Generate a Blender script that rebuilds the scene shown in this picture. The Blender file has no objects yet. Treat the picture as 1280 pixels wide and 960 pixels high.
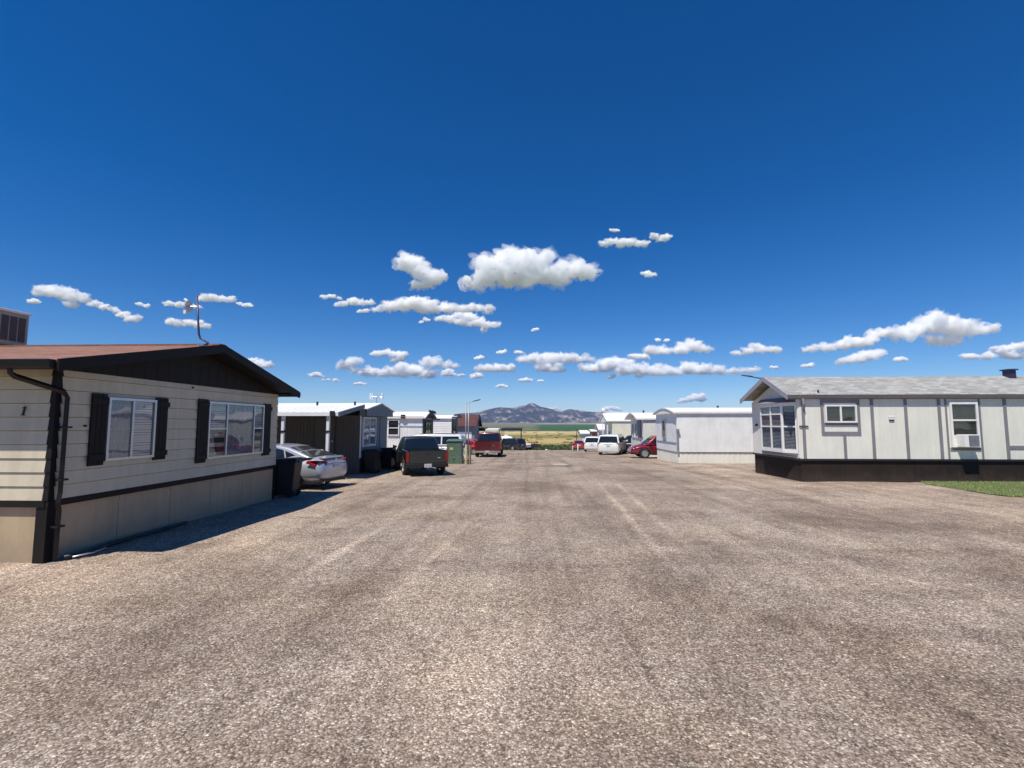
import bpy, bmesh, math, random
import numpy as np
from mathutils import Vector, Matrix, noise
R = math.radians
SC = bpy.context.scene
COL = SC.collection
random.seed(7)

# ------------------------------------------------------------------ helpers
ORG = {}                                   # world offset of each parent (things built in world coordinates)

def gz(y):                                 # height of the lot: it dips gently away from the road entrance
    if y <= 0: return 0.0
    if y <= 80: return -0.00035 * y * y
    z = -2.24 - 16.0 * (1 - math.exp(-(y - 80) * 0.0035))
    if y > 1500: z += 46.0 * ((y - 1500) / 9000.0) ** 1.3
    return z

class MB:
    def __init__(s): s.v = []; s.f = []
    def add(s, vs, fs):
        n = len(s.v); s.v += [tuple(p) for p in vs]; s.f += [tuple(i + n for i in f) for f in fs]; return s
    def box(s, x0, x1, y0, y1, z0, z1):
        x0, x1 = min(x0, x1), max(x0, x1); y0, y1 = min(y0, y1), max(y0, y1); z0, z1 = min(z0, z1), max(z0, z1)
        vs = [(x0,y0,z0),(x1,y0,z0),(x1,y1,z0),(x0,y1,z0),(x0,y0,z1),(x1,y0,z1),(x1,y1,z1),(x0,y1,z1)]
        return s.add(vs, [(0,3,2,1),(4,5,6,7),(0,1,5,4),(1,2,6,5),(2,3,7,6),(3,0,4,7)])
    def hexa(s, b, t):                     # bottom ring and top ring of equal length
        n = len(b); vs = list(b) + list(t)
        fs = [tuple(range(n))[::-1], tuple(range(n, 2*n))]
        for i in range(n):
            j = (i+1) % n; fs.append((i, j, n+j, n+i))
        return s.add(vs, fs)
    def prism(s, poly, axis, a, b):        # poly: 2D points; axis: 0,1,2 = extrude direction
        def P(p, c):
            q = list(p); q.insert(axis, c); return tuple(q)
        return s.hexa([P(p, a) for p in poly], [P(p, b) for p in poly])
    def obox(s, O, U, N, u0, u1, n0, n1, z0, z1):   # box along wall direction U, outward normal N
        O, U, N = Vector(O), Vector(U), Vector(N)
        def p(u, n, z): return tuple(O + U*u + N*n + Vector((0,0,z)))
        return s.hexa([p(u0,n0,z0),p(u1,n0,z0),p(u1,n1,z0),p(u0,n1,z0)], [p(u0,n0,z1),p(u1,n0,z1),p(u1,n1,z1),p(u0,n1,z1)])
    def tube(s, pts, r, n=8, r2=None):
        pts = [Vector(p) for p in pts]; rings = []
        m = len(pts)
        for i, p in enumerate(pts):
            d = (pts[min(i+1, m-1)] - pts[max(i-1, 0)]).normalized()
            up = Vector((0,0,1)) if abs(d.z) < .9 else Vector((1,0,0))
            a = d.cross(up).normalized(); b = d.cross(a).normalized()
            rr = r if r2 is None else r + (r2 - r) * i / (m-1)
            rings.append([p + a*rr*math.cos(2*math.pi*k/n) + b*rr*math.sin(2*math.pi*k/n) for k in range(n)])
        vs = [q for g in rings for q in g]; fs = []
        for i in range(m-1):
            for k in range(n):
                k2 = (k+1) % n; fs.append((i*n+k, i*n+k2, (i+1)*n+k2, (i+1)*n+k))
        fs.append(tuple(range(n))[::-1]); fs.append(tuple((m-1)*n+k for k in range(n)))
        return s.add(vs, fs)
    def lathe(s, prof, c, axis='x', n=24): # prof: (along, radius)
        c = Vector(c); vs = []; m = len(prof)
        for a, r in prof:
            for k in range(n):
                t = 2*math.pi*k/n; u, w = r*math.cos(t), r*math.sin(t)
                d = {'x': (a,u,w), 'y': (u,a,w), 'z': (u,w,a)}[axis]
                vs.append(c + Vector(d))
        fs = []
        for i in range(m-1):
            for k in range(n):
                k2 = (k+1) % n; fs.append((i*n+k, i*n+k2, (i+1)*n+k2, (i+1)*n+k))
        fs.append(tuple(range(n))[::-1]); fs.append(tuple((m-1)*n+k for k in range(n)))
        return s.add(vs, fs)
    def mesh(s, name, org=Vector((0,0,0)), smooth=False, recalc=True):
        me = bpy.data.meshes.new(name)
        me.from_pydata([tuple(Vector(v) - org) for v in s.v], [], s.f)
        if recalc:
            bm = bmesh.new(); bm.from_mesh(me)
            bmesh.ops.recalc_face_normals(bm, faces=bm.faces[:]); bm.to_mesh(me); bm.free()
        if smooth:
            me.shade_smooth()
        return me
    def build(s, name, m, parent=None, smooth=False, bevel=0, autosmooth=None, recalc=True):
        org = ORG.get(parent, Vector((0,0,0))) if parent is not None else Vector((0,0,0))
        o = bpy.data.objects.new(name, s.mesh(name, org, smooth or autosmooth is not None, recalc)); COL.objects.link(o)
        if autosmooth is not None: o.data.set_sharp_from_angle(angle=R(autosmooth))
        o.data.materials.append(m)
        if parent is not None: o.parent = parent; ORG[o] = org
        if bevel:
            b = o.modifiers.new('bevel', 'BEVEL'); b.width = bevel; b.segments = 2; b.limit_method = 'ANGLE'; b.angle_limit = R(35)
        return o

def tag(o, label=None, cat=None, group=None, kind=None):
    if label: o['label'] = label
    if cat: o['category'] = cat
    if group: o['group'] = group
    if kind: o['kind'] = kind
    return o

def thing(name, label, cat, loc, rz=0, group=None, world=False):
    """Empty at the base; world=True: the parts are written in world coordinates."""
    o = bpy.data.objects.new(name, None); COL.objects.link(o); o.empty_display_size = .3
    o.location = loc; o.rotation_euler = (0,0,rz); tag(o, label, cat, group)
    ORG[o] = Vector(loc) if world else Vector((0,0,0))
    return o

def top(o, base):                          # move a single-mesh thing's origin to its base
    base = Vector(base); o.data.transform(Matrix.Translation(-base)); o.location = base; return o

def copy_tree(o, parent=None):
    c = o.copy(); COL.objects.link(c); c.parent = parent
    for ch in list(o.children): copy_tree(ch, c)
    return c

# ---------------------------------------------------------------- materials
def nodes(name):
    m = bpy.data.materials.new(name); m.use_nodes = True; nt = m.node_tree
    return m, nt, nt.nodes['Principled BSDF']
def N(nt, t, **kw):
    n = nt.nodes.new(t)
    for k, v in kw.items():
        if k in n.inputs: n.inputs[k].default_value = v
        else: setattr(n, k, v)
    return n
def ramp(nt, stops, interp='LINEAR'):
    r = nt.nodes.new('ShaderNodeValToRGB'); cr = r.color_ramp; cr.interpolation = interp
    while len(cr.elements) < len(stops): cr.elements.new(0.5)
    for e, (p, c) in zip(cr.elements, stops):
        e.position = p; e.color = (c[0], c[1], c[2], 1) if hasattr(c, '__len__') else (c, c, c, 1)
    return r
def mix(nt, a, b, fac, mode='MIX'):
    m = nt.nodes.new('ShaderNodeMix'); m.data_type = 'RGBA'; m.blend_type = mode
    for sock, v in ((0, fac), (6, a), (7, b)):
        if hasattr(v, 'is_linked') or hasattr(v, 'links'): nt.links.new(v, m.inputs[sock])
        elif hasattr(v, '__len__'): m.inputs[sock].default_value = (v[0], v[1], v[2], 1)
        else: m.inputs[sock].default_value = v
    return m.outputs[2]

def paint(name, col, rough=.5, metal=0, var=.12, scale=1.3, bump=.0, bscale=40, streak=True, spec=.5, coat=0, dust=0):
    """Painted or plastic surface with weathering: blotches, fine grain and vertical streaks."""
    m, nt, b = nodes(name)
    tc = N(nt, 'ShaderNodeTexCoord')
    n1 = N(nt, 'ShaderNodeTexNoise', Scale=scale, Detail=6.0, Roughness=.6)
    nt.links.new(tc.outputs['Object'], n1.inputs['Vector'])
    mp = N(nt, 'ShaderNodeMapping'); mp.inputs['Scale'].default_value = (7, 7, .5)
    nt.links.new(tc.outputs['Object'], mp.inputs[0])
    n2 = N(nt, 'ShaderNodeTexNoise', Scale=1.0, Detail=5.0, Roughness=.65); nt.links.new(mp.outputs[0], n2.inputs['Vector'])
    r1 = ramp(nt, [(.3, 1-var), (.7, 1+var*.4)]); nt.links.new(n1.outputs[0], r1.inputs[0])
    r2 = ramp(nt, [(.35, 1-var*.8), (.6, 1.0)]); nt.links.new(n2.outputs[0], r2.inputs[0])
    c = mix(nt, col, r1.outputs[0], 1.0, 'MULTIPLY')
    if streak: c = mix(nt, c, r2.outputs[0], 1.0, 'MULTIPLY')
    if dust:                                             # soil splashed onto the lowest part
        sp = N(nt, 'ShaderNodeSeparateXYZ'); nt.links.new(tc.outputs['Object'], sp.inputs[0])
        n5 = N(nt, 'ShaderNodeTexNoise', Scale=3.0, Detail=6.0, Roughness=.7); nt.links.new(tc.outputs['Object'], n5.inputs['Vector'])
        h = N(nt, 'ShaderNodeMath', operation='MULTIPLY_ADD'); nt.links.new(n5.outputs[0], h.inputs[0]); h.inputs[1].default_value = -.9; nt.links.new(sp.outputs[2], h.inputs[2])
        f = N(nt, 'ShaderNodeMapRange', interpolation_type='SMOOTHSTEP'); f.inputs['From Min'].default_value = -.55; f.inputs['From Max'].default_value = .05; f.inputs['To Min'].default_value = dust; f.inputs['To Max'].default_value = 0
        nt.links.new(h.outputs[0], f.inputs[0]); c = mix(nt, c, (.27,.215,.165), f.outputs[0])
    nt.links.new(c, b.inputs['Base Color'])
    rr = N(nt, 'ShaderNodeMapRange'); rr.inputs['To Min'].default_value = max(.02, rough-.08); rr.inputs['To Max'].default_value = min(1, rough+.12)
    nt.links.new(n1.outputs[0], rr.inputs[0]); nt.links.new(rr.outputs[0], b.inputs['Roughness'])
    b.inputs['Metallic'].default_value = metal; b.inputs['Specular IOR Level'].default_value = spec
    if coat: b.inputs['Coat Weight'].default_value = coat; b.inputs['Coat Roughness'].default_value = .06
    if bump:
        n3 = N(nt, 'ShaderNodeTexNoise', Scale=bscale, Detail=4.0); nt.links.new(tc.outputs['Object'], n3.inputs['Vector'])
        bp = N(nt, 'ShaderNodeBump', Strength=bump, Distance=.01); nt.links.new(n3.outputs[0], bp.inputs['Height'])
        nt.links.new(bp.outputs[0], b.inputs['Normal'])
    return m

def glass(name, tint=(.86,.88,.90), see=.75):
    """Window pane: reflects by Fresnel, otherwise lets the room show through."""
    m, nt, b = nodes(name); nt.nodes.remove(b)
    out = nt.nodes['Material Output']
    g = N(nt, 'ShaderNodeBsdfGlossy', Roughness=.02); t = N(nt, 'ShaderNodeBsdfTransparent'); t.inputs[0].default_value = (*tint, 1)
    fr = N(nt, 'ShaderNodeFresnel', IOR=2.0)
    ge = N(nt, 'ShaderNodeNewGeometry'); sb = N(nt, 'ShaderNodeMath', operation='SUBTRACT'); sb.inputs[0].default_value = 1; nt.links.new(ge.outputs['Backfacing'], sb.inputs[1])
    mf = N(nt, 'ShaderNodeMath', operation='MULTIPLY'); nt.links.new(fr.outputs[0], mf.inputs[0]); nt.links.new(sb.outputs[0], mf.inputs[1])
    mx = N(nt, 'ShaderNodeMixShader'); nt.links.new(mf.outputs[0], mx.inputs[0]); nt.links.new(t.outputs[0], mx.inputs[1]); nt.links.new(g.outputs[0], mx.inputs[2])
    nz = N(nt, 'ShaderNodeTexNoise', Scale=1.6, Detail=1.0); tc = N(nt, 'ShaderNodeTexCoord'); nt.links.new(tc.outputs['Object'], nz.inputs['Vector'])
    bp = N(nt, 'ShaderNodeBump', Strength=.12, Distance=.05); nt.links.new(nz.outputs[0], bp.inputs['Height']); nt.links.new(bp.outputs[0], g.inputs['Normal'])
    nt.links.new(mx.outputs[0], out.inputs[0])
    return m

def shingle(name, col, var=.35, row=.14):
    m, nt, b = nodes(name)
    tc = N(nt, 'ShaderNodeTexCoord')
    br = N(nt, 'ShaderNodeTexBrick'); br.inputs['Scale'].default_value = 1; br.inputs['Mortar Size'].default_value = .006
    br.inputs['Brick Width'].default_value = .33; br.inputs['Row Height'].default_value = row
    br.inputs['Color1'].default_value = (1,1,1,1); br.inputs['Color2'].default_value = (1-var,1-var,1-var,1); br.inputs['Mortar'].default_value = (.45,.45,.45,1)
    nt.links.new(tc.outputs['Object'], br.inputs['Vector'])
    n1 = N(nt, 'ShaderNodeTexNoise', Scale=2.2, Detail=8.0, Roughness=.75); nt.links.new(tc.outputs['Object'], n1.inputs['Vector'])
    n2 = N(nt, 'ShaderNodeTexNoise', Scale=40.0, Detail=5.0, Roughness=.8); nt.links.new(tc.outputs['Object'], n2.inputs['Vector'])
    r1 = ramp(nt, [(.3, .84), (.7, 1.08)]); nt.links.new(n1.outputs[0], r1.inputs[0])
    r2 = ramp(nt, [(.35, .5), (.65, 1.35)]); nt.links.new(n2.outputs[0], r2.inputs[0])
    c = mix(nt, col, br.outputs[0], 1.0, 'MULTIPLY'); c = mix(nt, c, r1.outputs[0], 1.0, 'MULTIPLY'); c = mix(nt, c, r2.outputs[0], 1.0, 'MULTIPLY')
    nt.links.new(c, b.inputs['Base Color']); b.inputs['Roughness'].default_value = .9
    bp = N(nt, 'ShaderNodeBump', Strength=.6, Distance=.01); nt.links.new(br.outputs[0], bp.inputs['Height']); nt.links.new(bp.outputs[0], b.inputs['Normal'])
    return m

M = dict(
    beige   = paint('beige_siding', (.61,.54,.40), .6, var=.12, bump=.15, bscale=25),
    cream   = paint('cream_skirting', (.47,.355,.225), .65, var=.14, bump=.1, dust=.5),
    brown   = paint('dark_brown_trim', (.016,.013,.012), .6, var=.2, bump=.2, spec=.2),
    brownm  = paint('brown_metal', (.017,.014,.013), .45, var=.15, spec=.3),
    redroof = shingle('brown_red_shingles', (.33,.16,.11)),
    greyroof= shingle('light_grey_shingles', (.44,.435,.415), .35),
    white   = paint('white_metal', (.86,.85,.82), .45, var=.08),
    whitew  = paint('weathered_white_siding', (.86,.86,.84), .5, var=.10),
    whiteroof=paint('white_roof_coating', (.80,.80,.80), .6, var=.10, scale=.6),
    alu     = paint('aluminium', (.55,.56,.58), .35, metal=.8, var=.1),
    greyw   = paint('pale_grey_siding', (.80,.785,.695), .6, var=.07, bump=.1),
    lilac   = paint('lilac_grey_trim', (.235,.22,.245), .6, var=.12),
    fascia  = paint('dark_grey_fascia', (.115,.10,.115), .6, var=.15),
    sheer   = paint('dim_sheer_curtain', (.23,.26,.31), .9, var=.2, scale=3),
    lilacl  = paint('light_lilac_fascia', (.34,.325,.365), .6, var=.1),
    dkskirt = paint('dark_brown_skirting', (.030,.021,.018), .75, var=.25, bump=.1, spec=.2, dust=.12),
    black   = paint('black_trim', (.02,.02,.021), .5, var=.2),
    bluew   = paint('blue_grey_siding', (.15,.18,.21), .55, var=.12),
    shadew   = paint('shade_grey_siding', (.085,.085,.085), .6, var=.15),  # dark siding; shade of awning and gable ends is put into the grey
    tan     = paint('tan_metal', (.42,.37,.30), .5, var=.12),
    louvre  = paint('dark_louvre', (.10,.085,.08), .7),
    dark    = paint('dark_interior', (.02,.02,.023), .9, var=.1),
    room    = paint('dim_room', (.06,.055,.055), .9, var=.3, scale=.8),
    curtain = paint('white_curtain', (.62,.62,.64), .9, var=.15, scale=3),
    blind   = paint('white_blind', (.66,.66,.66), .7, var=.08),
    pane    = glass('window_glass'),
    sideglass = paint('tinted_car_glass', (.012,.014,.016), .04, var=.05, streak=False, spec=.8),
    tyre    = paint('tyre_rubber', (.022,.022,.022), .85, var=.25),
    rim     = paint('silver_rim', (.5,.5,.51), .35, metal=.6, var=.1, streak=False),
    plastic = paint('black_plastic', (.018,.018,.02), .5, var=.2),
    binp    = paint('dark_bin_plastic', (.011,.011,.014), .5, var=.2),
    chrome  = paint('chrome', (.62,.62,.63), .22, metal=1, var=.08, streak=False),
    redlamp = paint('red_lamp_lens', (.30,.012,.015), .15, var=.1, streak=False),
    clearlamp=paint('clear_lamp_lens', (.55,.55,.57), .12, var=.1, streak=False),
    plate   = paint('number_plate', (.62,.63,.64), .4, var=.1),
    ink     = paint('plate_ink', (.03,.035,.07), .6),
    greenbox= paint('green_cabinet', (.095,.155,.105), .5, var=.15),
    yellow  = paint('faded_yellow_paint', (.62,.52,.26), .55, var=.25, scale=4),
    pole    = paint('galvanised_pole', (.32,.34,.38), .45, metal=.4, var=.15),
    bluepole= paint('mast_tube', (.055,.045,.10), .4, metal=.3, var=.15),
    dishw   = paint('white_dish', (.75,.75,.75), .4, var=.06),
    maroon  = shingle('maroon_shingles', (.13,.05,.045)),
    slate   = paint('slate_blue_siding', (.20,.23,.29), .6, var=.1),
    offwhite= paint('off_white_siding', (.80,.78,.62), .6, var=.08),
    brickor = paint('orange_brown_siding', (.36,.14,.075), .6, var=.15),
    hose    = paint('black_drain_hose', (.015,.015,.016), .45),
    concrete= paint('worn_concrete', (.42,.39,.36), .9, var=.3, scale=3, bump=.3, streak=False),
    tarp    = paint('black_tarp', (.015,.015,.018), .5, var=.3),
)
# ------------------------------------------------------------------ setting
def ground_material():
    m, nt, b = nodes('gravel')
    tc = N(nt, 'ShaderNodeTexCoord'); P = tc.outputs['Object']; L = nt.links.new
    v = N(nt, 'ShaderNodeTexVoronoi', Scale=62.0, Randomness=1.0); L(P, v.inputs['Vector'])
    v2 = N(nt, 'ShaderNodeTexVoronoi', Scale=150.0, Randomness=1.0); L(P, v2.inputs['Vector'])
    sx = N(nt, 'ShaderNodeSeparateColor'); L(v.outputs['Color'], sx.inputs[0])
    st = ramp(nt, [(0,(.075,.055,.038)),(.22,(.15,.112,.088)),(.45,(.25,.196,.158)),(.7,(.335,.28,.232)),(.9,(.45,.40,.32)),(1,(.68,.64,.55))]); L(sx.outputs[0], st.inputs[0])
    sy = N(nt, 'ShaderNodeSeparateColor'); L(v2.outputs['Color'], sy.inputs[0])
    st2 = ramp(nt, [(0,(.12,.09,.062)),(.5,(.25,.20,.15)),(1,(.45,.39,.31))]); L(sy.outputs[0], st2.inputs[0])
    c = mix(nt, st.outputs[0], st2.outputs[0], .30)
    # each stone gets darker from its centre towards the crevices
    cr = ramp(nt, [(0.0, 1.25), (.45, 1.0), (.8, .42)]); L(v.outputs['Distance'], cr.inputs[0])
    # voronoi distance is in texture units already scaled
    c = mix(nt, c, cr.outputs[0], .7, 'MULTIPLY')
    # centimetre to decimetre clumps that survive with distance
    n0 = N(nt, 'ShaderNodeTexNoise', Scale=9.0, Detail=5.0, Roughness=.8); L(P, n0.inputs['Vector'])
    r0 = ramp(nt, [(.32, .72), (.5, 1.0), (.68, 1.24)]); L(n0.outputs[0], r0.inputs[0])
    c = mix(nt, c, r0.outputs[0], 1.0, 'MULTIPLY')
    # broad uneven patches
    n1 = N(nt, 'ShaderNodeTexNoise', Scale=.33, Detail=5.0, Roughness=.62, Distortion=.6); L(P, n1.inputs['Vector'])
    r1 = ramp(nt, [(.37, (.74,.70,.685)), (.5, (1.0,.98,.975)), (.66, (1.2,1.2,1.2))]); L(n1.outputs[0], r1.inputs[0])
    c = mix(nt, c, r1.outputs[0], 1.0, 'MULTIPLY')
    n7 = N(nt, 'ShaderNodeTexNoise', Scale=1.5, Detail=4.0, Roughness=.7, Distortion=.8); L(P, n7.inputs['Vector'])
    r7 = ramp(nt, [(.36, .86), (.5, 1.0), (.64, 1.09)]); L(n7.outputs[0], r7.inputs[0]); c = mix(nt, c, r7.outputs[0], 1.0, 'MULTIPLY')
    # long tyre streaks running along the street
    mp = N(nt, 'ShaderNodeMapping'); mp.inputs['Scale'].default_value = (1.5, .045, 1); mp.inputs['Rotation'].default_value = (0,0,R(1.2)); L(P, mp.inputs[0])
    n2 = N(nt, 'ShaderNodeTexNoise', Scale=1.0, Detail=5.0, Roughness=.62, Distortion=.15); L(mp.outputs[0], n2.inputs['Vector'])
    r2 = ramp(nt, [(.36, (.74,.71,.70)), (.5, (1.0,.99,.985)), (.64, (1.13,1.125,1.12))]); L(n2.outputs[0], r2.inputs[0])
    c = mix(nt, c, r2.outputs[0], .85, 'MULTIPLY')
    # tracks sweeping in from the right and short cross marks
    mp3 = N(nt, 'ShaderNodeMapping'); mp3.inputs['Rotation'].default_value = (0,0,R(-58)); mp3.inputs['Scale'].default_value = (.16, 1.7, 1); L(P, mp3.inputs[0])
    n3 = N(nt, 'ShaderNodeTexNoise', Scale=.7, Detail=4.0, Roughness=.55, Distortion=.25); L(mp3.outputs[0], n3.inputs['Vector'])
    r3 = ramp(nt, [(.34, .76), (.46, 1.0)]); L(n3.outputs[0], r3.inputs[0])
    sp = N(nt, 'ShaderNodeSeparateXYZ'); L(P, sp.inputs[0])
    mr = N(nt, 'ShaderNodeMapRange'); mr.inputs['From Min'].default_value = 1.0; mr.inputs['From Max'].default_value = 5.0; L(sp.outputs[0], mr.inputs[0])
    c = mix(nt, c, mix(nt, (1,1,1), r3.outputs[0], mr.outputs[0]), 1.0, 'MULTIPLY')
    # individual oil and damp stains with ragged edges: centre, radii, turn, strength
    stains = [(4.6,8.4,.55,2.1,38,.42),(-3.9,9.6,.45,.12,5,.5),(-3.2,14.2,.9,.35,10,.4),(-3.7,17.0,.8,.3,0,.35),
              (-4.6,5.6,.9,.6,20,.38),(1.6,27.0,1.1,1.1,0,.55),(-1.2,27.6,1.8,.5,0,.35),(7.2,14.0,1.2,.5,0,.35),(-1.9,6.9,1.4,.06,1,.4),
              (.95,4.4,.06,1.5,2,.5),(.9,3.0,.5,.6,0,.3),(1.9,7.0,.5,2.5,-3,.3),(5.1,16.2,.8,.12,0,.5),(-4.9,10.7,.7,.16,-8,.5),(3.3,4.9,.7,.35,40,.3),(5.2,20.5,1.2,.5,0,.3),(-1.2,45.0,3.5,2.0,0,.35),(.5,60.0,4.0,1.5,0,.4),(7.5,10.8,2.2,.4,-20,.3),(.5,17,.9,3.5,0,.16),(3.0,23,.8,5,0,.2)]
    nd = N(nt, 'ShaderNodeTexNoise', Scale=2.6, Detail=5.0, Roughness=.75); L(P, nd.inputs['Vector'])
    for (x, y, a, bb, rot, s) in stains:
        mq = N(nt, 'ShaderNodeMapping', vector_type='TEXTURE'); mq.inputs['Location'].default_value = (x, y, 0); mq.inputs['Rotation'].default_value = (0,0,R(rot)); mq.inputs['Scale'].default_value = (a, bb, 1)
        L(P, mq.inputs[0])
        fl = N(nt, 'ShaderNodeVectorMath', operation='MULTIPLY'); fl.inputs[1].default_value = (1,1,0); L(mq.outputs[0], fl.inputs[0])
        ln = N(nt, 'ShaderNodeVectorMath', operation='LENGTH'); L(fl.outputs[0], ln.inputs[0])
        ad = N(nt, 'ShaderNodeMath', operation='MULTIPLY_ADD'); L(nd.outputs[0], ad.inputs[0]); ad.inputs[1].default_value = 1.6; L(ln.outputs[1], ad.inputs[2])
        rg = N(nt, 'ShaderNodeMapRange', interpolation_type='SMOOTHSTEP'); rg.inputs['From Min'].default_value = .95; rg.inputs['From Max'].default_value = 1.9
        rg.inputs['To Min'].default_value = s; rg.inputs['To Max'].default_value = 0; L(ad.outputs[0], rg.inputs[0])
        c = mix(nt, c, (.42,.38,.36), rg.outputs[0], 'MULTIPLY')
    # raised pale ridges left by tyres, and paler worn plots
    for (x, y, a, bb, rot, s) in [(-3.1,8.2,.14,3.0,-3.5,1.0),(2.2,12.0,.13,9.0,-2.2,1.0),(2.9,14.0,.13,8,-3,.75),(-1.5,8.5,.10,3.6,-4,.75),(-2.2,13.5,.10,5,-3,.4),(-.2,4.4,1.5,1.6,0,.5),(-6.6,6.4,1.8,1.1,0,.75),(-5.0,8.6,.8,1.0,0,.55),(4.0,5.2,2.2,.8,30,.35),(7.5,17.5,4,1.6,0,.4),(9,27,3,5,0,.4),(5.1,6.6,.08,2.0,38,.6),(-7.3,17.5,2,2,0,.4)]:
        mq = N(nt, 'ShaderNodeMapping', vector_type='TEXTURE'); mq.inputs['Location'].default_value = (x, y, 0); mq.inputs['Rotation'].default_value = (0,0,R(rot)); mq.inputs['Scale'].default_value = (a, bb, 1)
        L(P, mq.inputs[0])
        fl = N(nt, 'ShaderNodeVectorMath', operation='MULTIPLY'); fl.inputs[1].default_value = (1,1,0); L(mq.outputs[0], fl.inputs[0])
        ln = N(nt, 'ShaderNodeVectorMath', operation='LENGTH'); L(fl.outputs[0], ln.inputs[0])
        ad = N(nt, 'ShaderNodeMath', operation='MULTIPLY_ADD'); L(nd.outputs[0], ad.inputs[0]); ad.inputs[1].default_value = 1.2; L(ln.outputs[1], ad.inputs[2])
        rg = N(nt, 'ShaderNodeMapRange', interpolation_type='SMOOTHSTEP'); rg.inputs['From Min'].default_value = .8; rg.inputs['From Max'].default_value = 1.65
        rg.inputs['To Min'].default_value = s; rg.inputs['To Max'].default_value = 0; L(ad.outputs[0], rg.inputs[0])
        c = mix(nt, c, (1.42,1.40,1.38), rg.outputs[0], 'MULTIPLY')
    # loose pale gravel gathers along both verges
    for x0, x1 in ((-3.4,-6.8),(5.5,9.5)):
        ad = N(nt, 'ShaderNodeMath', operation='MULTIPLY_ADD'); L(n1.outputs[0], ad.inputs[0]); ad.inputs[1].default_value = 5.0; L(sp.outputs[0], ad.inputs[2])
        e = N(nt, 'ShaderNodeMapRange'); e.inputs['From Min'].default_value = x0 + 2.5; e.inputs['From Max'].default_value = x1 + 2.5; e.inputs['To Max'].default_value = .5; L(ad.outputs[0], e.inputs[0])
        c = mix(nt, c, (1.32,1.28,1.22), e.outputs[0], 'MULTIPLY')
    n6 = N(nt, 'ShaderNodeTexNoise', Scale=.55, Detail=3.0, Roughness=.55); mp6 = N(nt, 'ShaderNodeMapping'); mp6.inputs['Location'].default_value = (13,4,2); L(P, mp6.inputs[0]); L(mp6.outputs[0], n6.inputs['Vector'])
    r6 = ramp(nt, [(.35, (1.23,1.19,1.15)), (.5, (1.22,1.19,1.20)), (.65, (1.19,1.18,1.22))]); L(n6.outputs[0], r6.inputs[0])   # tan and mauve stone drifts
    c = mix(nt, c, r6.outputs[0], 1.0, 'MULTIPLY')
    L(c, b.inputs['Base Color']); b.inputs['Roughness'].default_value = .92; b.inputs['Specular IOR Level'].default_value = .25
    inv = N(nt, 'ShaderNodeMath', operation='SUBTRACT'); inv.inputs[0].default_value = 1; L(v.outputs['Distance'], inv.inputs[1])
    b1 = N(nt, 'ShaderNodeBump', Strength=.75, Distance=.009); L(inv.outputs[0], b1.inputs['Height'])
    b2 = N(nt, 'ShaderNodeBump', Strength=.5, Distance=.03); L(n0.outputs[0], b2.inputs['Height']); L(b2.outputs[0], b1.inputs['Normal'])
    L(b1.outputs[0], b.inputs['Normal'])
    return m

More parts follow.
